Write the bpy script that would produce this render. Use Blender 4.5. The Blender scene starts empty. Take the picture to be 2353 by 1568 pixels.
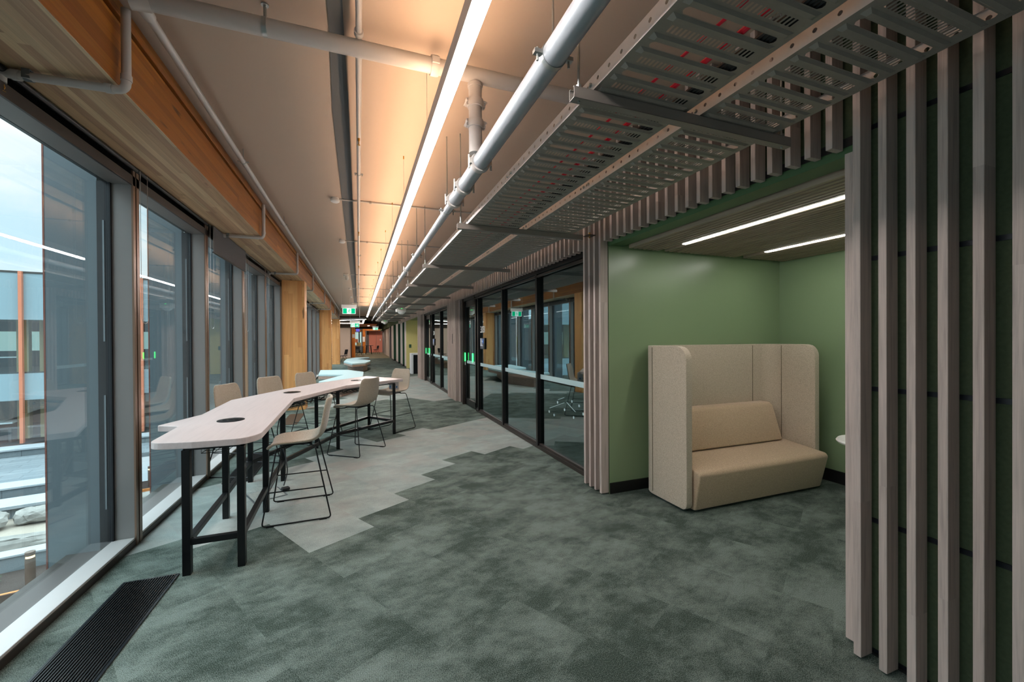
import bpy, bmesh, math, random
from mathutils import Vector, Matrix
random.seed(7)
S = bpy.context.scene
COL = S.collection
PI = math.pi

# ------------------------------------------------------------------ helpers
def lin(c):
    return tuple(((x/255.0)/12.92 if x/255.0 <= 0.04045 else ((x/255.0+0.055)/1.055)**2.4) for x in c) + (1.0,)

class G:
    """small node helper"""
    def __init__(s, name):
        s.m = bpy.data.materials.new(name); s.m.use_nodes = True
        s.nt = s.m.node_tree; s.nt.nodes.clear()
        s.out = s.nt.nodes.new('ShaderNodeOutputMaterial')
    def n(s, t, ins=None, **kw):
        nd = s.nt.nodes.new(t)
        for k, v in kw.items(): setattr(nd, k, v)
        if ins:
            for k, v in ins.items():
                i = nd.inputs[k]
                if isinstance(v, bpy.types.NodeSocket): s.nt.links.new(v, i)
                else: i.default_value = v
        return nd
    def math(s, op, a, b=0.0, c=None):
        nd = s.nt.nodes.new('ShaderNodeMath'); nd.operation = op
        for i, v in enumerate((a, b) if c is None else (a, b, c)):
            if isinstance(v, bpy.types.NodeSocket): s.nt.links.new(v, nd.inputs[i])
            else: nd.inputs[i].default_value = v
        return nd.outputs[0]
    def mix(s, f, a, b, bt='MIX'):
        nd = s.nt.nodes.new('ShaderNodeMix'); nd.data_type = 'RGBA'; nd.blend_type = bt
        for i, v in ((0, f), (6, a), (7, b)):
            if isinstance(v, bpy.types.NodeSocket): s.nt.links.new(v, nd.inputs[i])
            else: nd.inputs[i].default_value = v
        return nd.outputs[2]
    def ramp(s, f, stops):
        nd = s.nt.nodes.new('ShaderNodeValToRGB'); s.nt.links.new(f, nd.inputs[0])
        e = nd.color_ramp.elements
        while len(e) < len(stops): e.new(0.5)
        for i, (p, c) in enumerate(stops): e[i].position = p; e[i].color = c
        return nd.outputs[0]
    def bsdf(s, col, rough=0.6, metal=0.0, spec=0.5, normal=None, coat=0.0, sheen=0.0):
        b = s.n('ShaderNodeBsdfPrincipled')
        for k, v in (('Base Color', col), ('Roughness', rough), ('Metallic', metal), ('Specular IOR Level', spec), ('Coat Weight', coat), ('Sheen Weight', sheen)):
            if isinstance(v, bpy.types.NodeSocket): s.nt.links.new(v, b.inputs[k])
            else: b.inputs[k].default_value = v
        if normal: s.nt.links.new(normal, b.inputs['Normal'])
        s.nt.links.new(b.outputs[0], s.out.inputs[0])
        return b
    def coord(s, sc=(1, 1, 1), rot=(0, 0, 0), loc=(0, 0, 0)):
        t = s.n('ShaderNodeTexCoord')
        mp = s.n('ShaderNodeMapping', {'Vector': t.outputs['Object'], 'Scale': sc, 'Rotation': rot, 'Location': loc})
        return mp.outputs[0]
    def noise(s, v, sc=5, det=3, rough=0.5):
        return s.n('ShaderNodeTexNoise', {'Vector': v, 'Scale': sc, 'Detail': det, 'Roughness': rough}).outputs[0]
    def bump(s, h, st=0.2, d=0.01):
        return s.n('ShaderNodeBump', {'Height': h, 'Strength': st, 'Distance': d}).outputs[0]

def plain(name, rgb, rough=0.5, metal=0.0, spec=0.5, var=0.06, nscale=8, bump=0.0, coat=0.0):
    g = G(name); v = g.coord()
    c = lin(rgb); nz = g.noise(v, nscale, 4)
    a = tuple(x*(1-var) for x in c[:3])+(1,); b = tuple(min(1, x*(1+var)) for x in c[:3])+(1,)
    col = g.mix(nz, a, b)
    nm = g.bump(g.noise(v, nscale*12, 3), bump, 0.004) if bump else None
    g.bsdf(col, rough, metal, spec, nm, coat)
    return g.m

def emit(name, rgb, st):
    g = G(name)
    e = g.n('ShaderNodeEmission', {'Color': (rgb[0], rgb[1], rgb[2], 1), 'Strength': st})
    g.nt.links.new(e.outputs[0], g.out.inputs[0]); return g.m

def wood(name, cols, axis='Y', board=(0.05, 0.05), seglen=1.6, grain=1.0, rough=0.45, knots=0.0, var=0.9, rnd=True, lined=0.0, soft=1.0):
    """laminated / solid timber, boards running along axis"""
    g = G(name)
    t = g.n('ShaderNodeTexCoord').outputs['Object']
    if rnd:
        oi = g.n('ShaderNodeObjectInfo')
        t = g.n('ShaderNodeVectorMath', {0: t, 1: g.n('ShaderNodeCombineXYZ', {0: g.math('MULTIPLY', oi.outputs['Random'], 13.0), 1: g.math('MULTIPLY', oi.outputs['Random'], 31.0), 2: g.math('MULTIPLY', oi.outputs['Random'], 7.0)}).outputs[0]}, operation='ADD').outputs[0]
    sp = g.n('ShaderNodeSeparateXYZ', {0: t})
    ax = {'X': 0, 'Y': 1, 'Z': 2}[axis]; oth = [i for i in range(3) if i != ax]
    L = sp.outputs[ax]; P, Q = sp.outputs[oth[0]], sp.outputs[oth[1]]
    ip = g.math('FLOOR', g.math('DIVIDE', P, board[0])); iq = g.math('FLOOR', g.math('DIVIDE', Q, board[1]))
    w1 = g.n('ShaderNodeTexWhiteNoise', {'Vector': g.n('ShaderNodeCombineXYZ', {0: ip, 1: iq, 2: 0.0}).outputs[0]}).outputs['Value']
    il = g.math('FLOOR', g.math('ADD', g.math('DIVIDE', L, seglen), g.math('MULTIPLY', w1, 7.3)))
    w2 = g.n('ShaderNodeTexWhiteNoise', {'Vector': g.n('ShaderNodeCombineXYZ', {0: ip, 1: iq, 2: il}).outputs[0]}).outputs['Value']
    base = g.ramp(w2, [(i/(len(cols)-1), lin(c)) for i, c in enumerate(cols)])
    mean = lin(cols[len(cols)//2])
    base = g.mix(var, mean, base)
    off = g.n('ShaderNodeVectorMath', {0: t, 1: g.n('ShaderNodeCombineXYZ', {0: g.math('MULTIPLY', w2, 9.0), 1: g.math('MULTIPLY', w2, 5.0), 2: g.math('MULTIPLY', w2, 3.0)}).outputs[0]}, operation='ADD').outputs[0]
    sc = [28*grain]*3; sc[ax] = 1.3*grain
    mp = g.n('ShaderNodeMapping', {'Vector': off, 'Scale': sc}).outputs[0]
    n1 = g.n('ShaderNodeTexNoise', {'Vector': mp, 'Scale': 1.0, 'Detail': 6, 'Roughness': 0.6, 'Distortion': 0.4}).outputs[0]
    sc2 = [160*grain]*3; sc2[ax] = 3*grain
    n2 = g.noise(g.n('ShaderNodeMapping', {'Vector': off, 'Scale': sc2}).outputs[0], 1.0, 2)
    gr = g.ramp(n1, [(0.25, (0.5, 0.5, 0.5, 1)), (0.5, (0.92, 0.92, 0.92, 1)), (0.75, (1.12, 1.12, 1.12, 1))])
    col = g.mix(0.75*soft, base, gr, 'MULTIPLY')
    col = g.mix(0.35*soft, col, g.ramp(n2, [(0.3, (0.7, 0.7, 0.7, 1)), (0.7, (1.15, 1.15, 1.15, 1))]), 'MULTIPLY')
    if knots:
        sk = [9]*3; sk[ax] = 1.6
        kn = g.noise(g.n('ShaderNodeMapping', {'Vector': off, 'Scale': sk}).outputs[0], 1.3, 2)
        col = g.mix(g.ramp(kn, [(0.69, (0, 0, 0, 1)), (0.75, (knots,)*3+(1,))]), col, (0.05, 0.02, 0.01, 1))
    if lined:
        fr = g.math('FRACT', g.math('DIVIDE', P, board[0])); fq = g.math('FRACT', g.math('DIVIDE', Q, board[1]))
        e1 = g.math('LESS_THAN', fr, 0.05)
        col = g.mix(g.math('MULTIPLY', e1, lined), col, (0.04, 0.02, 0.01, 1))
    g.bsdf(col, rough, 0, 0.4, g.bump(n2, 0.06, 0.003))
    return g.m

def fabric(name, rgb, rgb2, sc=500, rough=0.95):
    g = G(name); v = g.coord()
    wv = g.noise(g.n('ShaderNodeMapping', {'Vector': v, 'Scale': (1, 1, 0.35)}).outputs[0], sc, 2, 0.7)
    wv2 = g.noise(g.n('ShaderNodeMapping', {'Vector': v, 'Scale': (0.35, 0.35, 1)}).outputs[0], sc*0.8, 2, 0.7)
    f = g.math('MULTIPLY', g.math('ADD', wv, wv2), 0.5)
    col = g.mix(g.ramp(f, [(0.36, (0, 0, 0, 1)), (0.64, (1, 1, 1, 1))]), lin(rgb), lin(rgb2))
    g.bsdf(col, rough, 0, 0.2, g.bump(f, 0.25, 0.002), 0, 0.25)
    return g.m

# ------------------------------------------------------------------ mesh helpers
def bm_box(bm, x0, x1, y0, y1, z0, z1, mat=0):
    vs = [bm.verts.new(p) for p in ((x0, y0, z0), (x1, y0, z0), (x1, y1, z0), (x0, y1, z0), (x0, y0, z1), (x1, y0, z1), (x1, y1, z1), (x0, y1, z1))]
    fs = [(0, 3, 2, 1), (4, 5, 6, 7), (0, 1, 5, 4), (1, 2, 6, 5), (2, 3, 7, 6), (3, 0, 4, 7)]
    r = []
    for f in fs:
        fc = bm.faces.new([vs[i] for i in f]); fc.material_index = mat; r.append(fc)
    return vs

def bm_prism(bm, pts, z0, z1):
    a = [bm.verts.new((p[0], p[1], z0)) for p in pts]; b = [bm.verts.new((p[0], p[1], z1)) for p in pts]
    n = len(pts)
    ar = sum(pts[i][0]*pts[(i+1) % n][1]-pts[(i+1) % n][0]*pts[i][1] for i in range(n))
    if ar < 0: a.reverse(); b.reverse()
    bm.faces.new(list(reversed(a))); bm.faces.new(b)
    for i in range(n):
        j = (i+1) % n; bm.faces.new([a[i], a[j], b[j], b[i]])

def bm_tube(bm, pts, r, seg=10, caps=True, fillet=0.0):
    pts = [Vector(p) for p in pts]
    if fillet:
        out = [pts[0]]
        for i in range(1, len(pts)-1):
            a, b, c = pts[i-1], pts[i], pts[i+1]
            d1 = (a-b); d2 = (c-b); f = min(fillet, d1.length*0.45, d2.length*0.45)
            p0 = b+d1.normalized()*f; p1 = b+d2.normalized()*f
            for k in range(6):
                t = k/5; out.append((1-t)**2*p0+2*t*(1-t)*b+t*t*p1)
        out.append(pts[-1]); pts = out
    rings = []; n = len(pts); up = None
    for i in range(n):
        d = (pts[min(i+1, n-1)]-pts[max(i-1, 0)]).normalized()
        if up is None:
            up = Vector((0, 0, 1)) if abs(d.z) < 0.9 else Vector((1, 0, 0))
        s = d.cross(up)
        if s.length < 1e-4: up = Vector((0, 1, 0)); s = d.cross(up)
        s.normalize(); u2 = s.cross(d).normalized(); up = u2
        rings.append([bm.verts.new(pts[i]+(s*math.cos(2*PI*k/seg)+u2*math.sin(2*PI*k/seg))*r) for k in range(seg)])
    for i in range(n-1):
        for k in range(seg):
            bm.faces.new([rings[i][k], rings[i][(k+1) % seg], rings[i+1][(k+1) % seg], rings[i+1][k]])
    if caps:
        bm.faces.new(list(reversed(rings[0]))); bm.faces.new(rings[-1])

def bm_lathe(bm, prof, cx=0, cy=0, cz=0, seg=24, axis='Z'):
    rings = []
    for r, h in prof:
        rg = []
        for k in range(seg):
            a = 2*PI*k/seg; c, s = math.cos(a)*r, math.sin(a)*r
            p = {'Z': (cx+c, cy+s, cz+h), 'X': (cx+h, cy+c, cz+s), 'Y': (cx+s, cy+h, cz+c)}[axis]
            rg.append(bm.verts.new(p))
        rings.append(rg)
    for i in range(len(rings)-1):
        for k in range(seg):
            bm.faces.new([rings[i][k], rings[i][(k+1) % seg], rings[i+1][(k+1) % seg], rings[i+1][k]])
    if prof[0][0] > 1e-4: bm.faces.new(list(reversed(rings[0])))
    if prof[-1][0] > 1e-4: bm.faces.new(rings[-1])

def obj(name, bm, mat, parent=None, smooth=False, bevel=0.0, sub=0, seg=2):
    me = bpy.data.meshes.new(name)
    bmesh.ops.recalc_face_normals(bm, faces=bm.faces)
    bm.to_mesh(me); bm.free()
    for m in (mat if isinstance(mat, (list, tuple)) else [mat]): me.materials.append(m)
    if smooth:
        for p in me.polygons: p.use_smooth = True
    o = bpy.data.objects.new(name, me); COL.objects.link(o)
    if bevel:
        b = o.modifiers.new('bevel', 'BEVEL'); b.width = bevel; b.segments = seg; b.limit_method = 'ANGLE'; b.angle_limit = 0.6
    if sub:
        s = o.modifiers.new('sub', 'SUBSURF'); s.levels = sub; s.render_levels = sub
    if smooth:
        w = o.modifiers.new('es', 'EDGE_SPLIT'); w.split_angle = 0.75
    if parent: o.parent = parent
    return o

def B(): return bmesh.new()
def box(name, mat, x0, x1, y0, y1, z0, z1, parent=None, bevel=0.0):
    b = B(); bm_box(b, x0, x1, y0, y1, z0, z1); return obj(name, b, mat, parent, bevel=bevel)

def tag(o, label, cat, group=None, kind=None):
    if label: o['label'] = label
    if cat: o['category'] = cat
    if group: o['group'] = group
    if kind: o['kind'] = kind
    return o
def struct(o): o['kind'] = 'structure'; return o
def thing(name, label, cat, loc=(0, 0, 0), rotz=0.0, group=None):
    o = bpy.data.objects.new(name, None); o.empty_display_size = 0.1; COL.objects.link(o)
    o.location = loc; o.rotation_euler = (0, 0, rotz)
    return tag(o, label, cat, group)
def dup(root, loc, rotz=0.0, label=None, group=None):
    r = root.copy(); COL.objects.link(r); r.location = loc; r.rotation_euler = (0, 0, rotz)
    if label: r['label'] = label
    if group: r['group'] = group
    for ch in list(root.children):
        c = ch.copy(); COL.objects.link(c); c.parent = r
        for gch in ch.children:
            d = gch.copy(); COL.objects.link(d); d.parent = c
    return r

def text_mesh(name, s, size, mat, parent, loc, rot, extrude=0.001, spacing=1.0, scale=(1, 1, 1)):
    cu = bpy.data.curves.new(name, 'FONT'); cu.body = s; cu.size = size; cu.extrude = extrude; cu.space_character = spacing
    t = bpy.data.objects.new(name+'_tmp', cu); COL.objects.link(t)
    bpy.context.view_layer.update()
    me = bpy.data.meshes.new_from_object(t.evaluated_get(bpy.context.evaluated_depsgraph_get()))
    bpy.data.objects.remove(t); bpy.data.curves.remove(cu)
    me.name = name; me.materials.clear(); me.materials.append(mat)
    o = bpy.data.objects.new(name, me); COL.objects.link(o); o.location = loc; o.rotation_euler = rot; o.scale = scale
    if parent: o.parent = parent
    return o

# ------------------------------------------------------------------ materials
# carpet tiles laid 30 degrees off the corridor, planks with random patches
CA, SA = math.cos(math.radians(30)), math.sin(math.radians(30))
TU, TV = 0.53, 0.2475
def carpet(name, dark, light, thr=(0.2, 0.7), warm=None):
    g = G(name)
    t = g.n('ShaderNodeTexCoord').outputs['Object']
    sp = g.n('ShaderNodeSeparateXYZ', {0: t})
    a = g.math('ADD', g.math('MULTIPLY', sp.outputs[0], CA), g.math('MULTIPLY', sp.outputs[1], SA))
    b = g.math('ADD', g.math('MULTIPLY', sp.outputs[0], -SA), g.math('MULTIPLY', sp.outputs[1], CA))
    ia = g.math('FLOOR', g.math('DIVIDE', g.math('SUBTRACT', a, 1.345), TU))
    par = g.math('MULTIPLY', g.math('MODULO', g.math('ADD', ia, 100.0), 2.0), TV)
    ib = g.math('FLOOR', g.math('DIVIDE', g.math('SUBTRACT', g.math('ADD', b, par), 3.03), 2*TV))
    w = g.n('ShaderNodeTexWhiteNoise', {'Vector': g.n('ShaderNodeCombineXYZ', {0: ia, 1: ib, 2: 0.0}).outputs[0]})
    off = g.n('ShaderNodeVectorMath', {0: w.outputs['Color'], 1: (3.0, 3.0, 3.0)}, operation='MULTIPLY').outputs[0]
    # soft patches: half of the offset is per tile, so patches break at tile joints
    v = g.n('ShaderNodeVectorMath', {0: t, 1: off}, operation='ADD').outputs[0]
    mp = g.n('ShaderNodeMapping', {'Vector': v, 'Scale': (1.0, 1.5, 1), 'Rotation': (0, 0, math.radians(-30))}).outputs[0]
    n1 = g.n('ShaderNodeTexNoise', {'Vector': mp, 'Scale': 2.6, 'Detail': 9, 'Roughness': 0.72}).outputs[0]
    n0 = g.n('ShaderNodeTexNoise', {'Vector': t, 'Scale': 0.9, 'Detail': 2}).outputs[0]
    nc = g.n('ShaderNodeTexNoise', {'Vector': g.n('ShaderNodeMapping', {'Vector': t, 'Scale': (1.0, 1.4, 1), 'Rotation': (0, 0, math.radians(-30))}).outputs[0], 'Scale': 2.6, 'Detail': 9, 'Roughness': 0.72}).outputs[0]
    n1 = g.math('ADD', g.math('MULTIPLY', n1, 0.42), g.math('ADD', g.math('MULTIPLY', nc, 0.40), g.math('MULTIPLY', n0, 0.18)))
    loop = g.noise(g.n('ShaderNodeMapping', {'Vector': t, 'Scale': (1, 1, 1), 'Rotation': (0, 0, math.radians(30))}).outputs[0], 210, 2, 0.6)
    sp2 = g.n('ShaderNodeSeparateXYZ', {0: g.n('ShaderNodeMapping', {'Vector': t, 'Rotation': (0, 0, math.radians(-30))}).outputs[0]})
    rib = g.math('MULTIPLY', g.math('SINE', g.math('MULTIPLY', sp2.outputs[0], 640.0)), g.math('SINE', g.math('MULTIPLY', sp2.outputs[1], 420.0)))
    patch = g.n('ShaderNodeMapRange', {'Value': n1, 'From Min': 0.43, 'From Max': 0.575, 'To Min': thr[0], 'To Max': thr[1]}).outputs[0]
    f = g.math('ADD', patch, g.math('MULTIPLY', g.math('SUBTRACT', loop, 0.5), 1.9))
    f = g.math('ADD', f, g.math('MULTIPLY', rib, 0.10))
    fac = g.n('ShaderNodeClamp', {'Value': f}).outputs[0]
    col = g.mix(fac, lin(dark), lin(light))
    if warm:
        n3 = g.noise(v, 1.4, 3)
        col = g.mix(g.ramp(n3, [(0.45, (0, 0, 0, 1)), (0.65, (0.7, 0.7, 0.7, 1))]), col, lin(warm))
    col = g.mix(g.math('MULTIPLY', w.outputs['Value'], 0.04), col, (0, 0, 0, 1))
    h = g.math('ADD', loop, g.math('MULTIPLY', rib, 0.3))
    g.bsdf(col, 0.97, 0, 0.1, g.bump(h, 0.5, 0.004))
    return g.m
M_carpet = carpet('carpet_green', (47, 58, 51), (138, 149, 142), (0.10, 0.60))
M_carpet_light = carpet('carpet_pale', (112, 124, 120), (176, 183, 179), (0.3, 0.7), (158, 154, 148))
M_carpet_far = carpet('carpet_far', (100, 98, 80), (160, 150, 130), (0.3, 0.7))
M_ceiling = plain('ceiling_paint', (180, 162, 146), 0.75, var=0.03, nscale=1.2)
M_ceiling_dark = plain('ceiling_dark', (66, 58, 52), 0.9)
M_shadow_strip = plain('shaded_ceiling_strip', (84, 88, 90), 0.8, var=0.03)  # grey stands for the recess that the warm lamp leaves unlit
M_beam = wood('glulam_beam', [(118, 66, 16), (160, 98, 28), (142, 82, 20), (176, 114, 38), (130, 72, 18)], 'Y', (0.052, 0.045), 2.2, 1.0, 0.5, 0.8, 0.9, False, 0.25)
M_beam_soffit_lit = wood('glulam_soffit_lit', [(178, 142, 110), (218, 190, 150), (196, 160, 126), (228, 202, 162), (184, 148, 118), (208, 176, 136)], 'Y', (0.047, 1.0), 2.6, 0.8, 0.5, 0.8, 1.0, False, 0.15)  # paler copy of the beam timber, window daylight painted in
M_column = wood('glulam_column', [(206, 142, 82), (224, 168, 108), (214, 154, 92), (230, 176, 116), (196, 130, 72)], 'Z', (0.09, 0.11), 1.4, 0.9, 0.5, 0.7, 0.8, True, 0.05, 0.6)
M_batten = wood('ash_batten', [(176, 158, 149), (194, 177, 168), (184, 167, 158)], 'Z', (1.0, 1.0), 2.4, 1.6, 0.55, 0, 0.8, True)
M_batten_y = wood('ash_batten_ceiling', [(150, 132, 114), (166, 148, 128), (158, 140, 120)], 'Y', (1.0, 1.0), 2.4, 1.6, 0.55, 0, 0.8, True)
M_tabletop = wood('pale_oak_top', [(200, 184, 181), (207, 192, 189), (203, 188, 185)], 'Y', (0.35, 5), 6, 1.6, 0.38, 0, 0.4, False, soft=0.3)
M_benchwood = wood('bench_timber', [(176, 146, 130), (190, 160, 144)], 'Y', (0.12, 0.5), 2, 1.2, 0.5, 0, 0.7, False)
M_orange = wood('orange_timber', [(206, 112, 34), (222, 134, 50), (196, 100, 30)], 'Z', (0.12, 0.12), 2, 1, 0.5)
M_felt = plain('green_felt', (84, 94, 72), 0.98, spec=0.1, var=0.25, nscale=60, bump=0.3)
M_felt_joint = plain('felt_joint', (14, 18, 26), 0.35, spec=0.6)
M_greenwall = plain('green_paint', (128, 147, 111), 0.32, var=0.03, nscale=2, spec=0.5)
M_greenfascia = plain('green_fascia', (66, 96, 62), 0.4)
M_black = plain('black_skirting', (14, 13, 12), 0.5)
M_blackmetal = plain('black_powder_metal', (15, 16, 18), 0.38, 0.3, 0.5)
M_darkframe = plain('dark_bronze_frame', (62, 54, 50), 0.42, 0.4, 0.5)
M_blackframe = plain('black_door_frame', (26, 24, 24), 0.3, 0.3, 0.5)
M_reveal = plain('grey_reveal_panel', (124, 122, 120), 0.42, 0.25, 0.5, var=0.03)
M_sill = plain('aluminium_sill', (200, 196, 194), 0.45, 0.3, 0.5, var=0.03)
M_bronze = plain('bronze_edge', (124, 100, 84), 0.35, 0.6)
M_copper_dark = plain('dark_copper_edge', (112, 66, 56), 0.4, 0.4)
M_copper = plain('copper_edge', (206, 128, 98), 0.4, 0.4)
M_fin = plain('fin_panel', (88, 99, 104), 0.4, 0.3, 0.5, var=0.03)
M_gasket = plain('blue_black_gasket', (9, 15, 21), 0.3, 0.2)
M_bracket = plain('grey_bracket', (110, 118, 122), 0.4, 0.5)
M_pipe = plain('painted_pipe', (178, 174, 170), 0.38, 0.0, 0.5, var=0.03)
M_pipe_grey = plain('blue_grey_pipe', (158, 164, 170), 0.30, 0.15, 0.6, var=0.03)
M_galv = plain('galvanised_steel', (150, 144, 136), 0.45, 0.2, 0.5, var=0.10, nscale=30)
M_galv_lit = plain('galvanised_flange_lit', (206, 200, 196), 0.4, 0.3, 0.5, var=0.06, nscale=30)  # lighter copy of the tray steel, lamplight painted on the flanges
M_hole = plain('hole_shadow', (20, 18, 17), 0.8)
M_strut = plain('strut_steel', (140, 132, 126), 0.45, 0.2, 0.5)
M_zinc = plain('zinc_rod', (170, 174, 172), 0.3, 0.8)
M_brass = plain('brass_fitting', (190, 150, 80), 0.3, 0.9)
M_red = plain('red_cable', (220, 30, 60), 0.45)
M_cable = plain('black_cable', (22, 22, 26), 0.5)
M_lamp_body = plain('lamp_housing', (206, 202, 200), 0.35, 0.3)
M_white = plain('white_plastic', (232, 230, 226), 0.4, var=0.02)
M_whitegloss = plain('white_laminate', (236, 240, 242), 0.3, var=0.02)
M_sofa = fabric('oat_sofa_fabric', (160, 134, 110), (216, 188, 158), 420)
M_sofa_out = fabric('oat_sofa_outer', (156, 140, 122), (210, 194, 174), 420)
M_stool = fabric('stool_fabric', (134, 122, 106), (186, 174, 158), 420)
M_stitch = plain('seam', (96, 82, 62), 0.9)
M_cushion = fabric('pale_blue_cushion', (168, 200, 204), (206, 228, 230), 200)
M_blind = fabric('charcoal_blind', (44, 42, 44), (66, 64, 66), 900)
M_plaster = plain('warm_white_wall', (206, 190, 182), 0.8, var=0.02)
M_greywall = plain('grey_wall', (120, 116, 118), 0.8)
M_salmon = plain('salmon_panel', (232, 148, 130), 0.85, var=0.04)
M_yellow = plain('yellow_green_panel', (214, 206, 140), 0.7, var=0.05, nscale=20)
M_darkgreen = plain('dark_green_recess', (40, 84, 58), 0.6)
M_mesh = plain('black_mesh_chair', (40, 42, 46), 0.7)
M_green_glow = emit('green_glow', (0.05, 0.95, 0.18), 3.5)
M_green_sign = emit('sign_green', (0.0, 0.62, 0.26), 1.0)
M_white_sign = emit('sign_white', (0.85, 1.0, 0.95), 1.1)
M_purple = emit('purple_screen', (0.18, 0.14, 0.75), 0.8)
M_led = emit('led_diffuser', (1.0, 0.93, 0.89), 62.0)
M_uplight = emit('warm_uplight', (1.0, 0.64, 0.40), 50.0)
M_led_alc = emit('alcove_led', (1.0, 0.98, 0.93), 44.0)
M_led_far = emit('ring_led', (1.0, 0.92, 0.86), 20.0)
M_downlight = emit('downlight', (1.0, 0.86, 0.7), 700.0)
M_bollard_lamp = emit('bollard_lamp', (1.0, 0.7, 0.3), 4.0)
M_screen = plain('booking_screen', (70, 78, 92), 0.3)
M_screen_txt = emit('screen_text', (0.8, 0.85, 0.95), 0.7)
M_screen_blue = emit('screen_blue', (0.12, 0.3, 0.9), 0.8)
M_blue_tape = plain('blue_tape', (30, 130, 200), 0.5)
M_paper = plain('paper_box', (222, 218, 222), 0.8)
def granite():
    g = G('pale_granite'); v = g.coord(rot=(0, 0, math.radians(-13)))
    br = g.n('ShaderNodeTexBrick', {'Vector': v, 'Color1': lin((92, 101, 106)), 'Color2': lin((108, 117, 121)), 'Mortar': lin((56, 62, 66)), 'Scale': 1.0, 'Mortar Size': 0.008, 'Brick Width': 1.3, 'Row Height': 0.42, 'Bias': 0.0})
    nz_ = g.noise(v, 40, 3)
    g.bsdf(g.mix(0.5, br.outputs[0], g.ramp(nz_, [(0.3, (0.75, 0.75, 0.75, 1)), (0.7, (1.15, 1.15, 1.15, 1))]), 'MULTIPLY'), 0.85); return g.m
M_granite = granite()
M_granite_top = plain('granite_top', (138, 146, 150), 0.8, var=0.06, nscale=20)
M_gravel = plain('gravel', (138, 130, 118), 0.95, var=0.2, nscale=60, bump=0.5)
M_rock = plain('boulder', (122, 121, 116), 0.9, var=0.45, nscale=5, bump=0.5)
M_mulch = plain('bark_mulch', (54, 43, 38), 0.98, var=0.7, nscale=30, bump=0.8)
M_leaf = plain('leaf_green', (70, 104, 60), 0.6, var=0.3)
M_corten = plain('corten_edge', (180, 116, 62), 0.6)
M_corten_shaded = plain('corten_face_shaded', (72, 54, 46), 0.7)  # darker copy of the edging steel, shade painted on its front
M_bollard = plain('bollard_timber', (86, 70, 60), 0.6)
M_ext_span = plain('glass_spandrel', (132, 156, 164), 0.2, 0.1, 0.8, var=0.04, nscale=0.6)
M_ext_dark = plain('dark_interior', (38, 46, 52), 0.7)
M_ext_floor = plain('far_floor', (60, 60, 58), 0.8)
M_ext_col = plain('far_timber_column', (150, 128, 84), 0.7)
M_ext_bright = emit('far_side_window', (0.55, 0.78, 0.72), 0.75)
M_roof = plain('curved_roof', (196, 214, 222), 0.5)
M_tree = plain('far_trees', (120, 128, 50), 0.9, var=0.5, nscale=3)

def glass(name, tint, k0, k1, rough=0.0, refl=(1, 1, 1, 1)):
    g = G(name)
    tr = g.n('ShaderNodeBsdfTransparent', {'Color': tint})
    gl = g.n('ShaderNodeBsdfGlossy', {'Color': refl, 'Roughness': rough})
    lw = g.n('ShaderNodeLayerWeight', {'Blend': 0.5}); fr = g.math('ADD', g.math('MULTIPLY', g.math('POWER', lw.outputs[1], 5.0), 0.96), 0.04)
    f = g.math('MINIMUM', g.math('ADD', g.math('MULTIPLY', fr, k1), k0), 1.0)
    mx = g.n('ShaderNodeMixShader', {0: f, 1: tr.outputs[0], 2: gl.outputs[0]})
    g.nt.links.new(mx.outputs[0], g.out.inputs[0]); return g.m
M_glass_win = glass('window_glass', (0.92, 0.975, 0.985, 1), 0.0, 1.1)
M_glass_part = glass('partition_glass', (0.60, 0.70, 0.70, 1), 0.20, 1.3, 0.0, (0.82, 0.95, 0.97, 1))
M_glass_ext = glass('far_glass', (0.87, 0.93, 0.94, 1), 0.03, 1.0)
def frosted():
    g = G('frosted_band')
    d = g.n('ShaderNodeBsdfDiffuse', {'Color': (0.62, 0.78, 0.80, 1)}); t = g.n('ShaderNodeBsdfTransparent', {'Color': (1, 1, 1, 1)})
    tl = g.n('ShaderNodeBsdfTranslucent', {'Color': (0.6, 0.75, 0.78, 1)})
    m1 = g.n('ShaderNodeMixShader', {0: 0.3, 1: d.outputs[0], 2: tl.outputs[0]})
    m2 = g.n('ShaderNodeMixShader', {0: 0.88, 1: t.outputs[0], 2: m1.outputs[0]})
    g.nt.links.new(m2.outputs[0], g.out.inputs[0]); return g.m
M_frost = frosted()

# ------------------------------------------------------------------ camera
Mr = [[0.936122, -0.351623, -0.00611], [-0.007485, -0.002553, -0.999969], [0.351597, 0.936138, -0.005022]]
cam = bpy.data.cameras.new('camera'); co = bpy.data.objects.new('camera', cam); COL.objects.link(co)
r, d, fwd = Vector(Mr[0]), Vector(Mr[1]), Vector(Mr[2])
mw = Matrix((( r.x, -d.x, -fwd.x, 0), (r.y, -d.y, -fwd.y, 0), (r.z, -d.z, -fwd.z, 1.55), (0, 0, 0, 1)))
co.matrix_world = mw
cam.sensor_width = 36; cam.sensor_fit = 'HORIZONTAL'; cam.lens = 937.42*36/2353
cam.clip_start = 0.05; cam.clip_end = 400
S.camera = co

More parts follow.
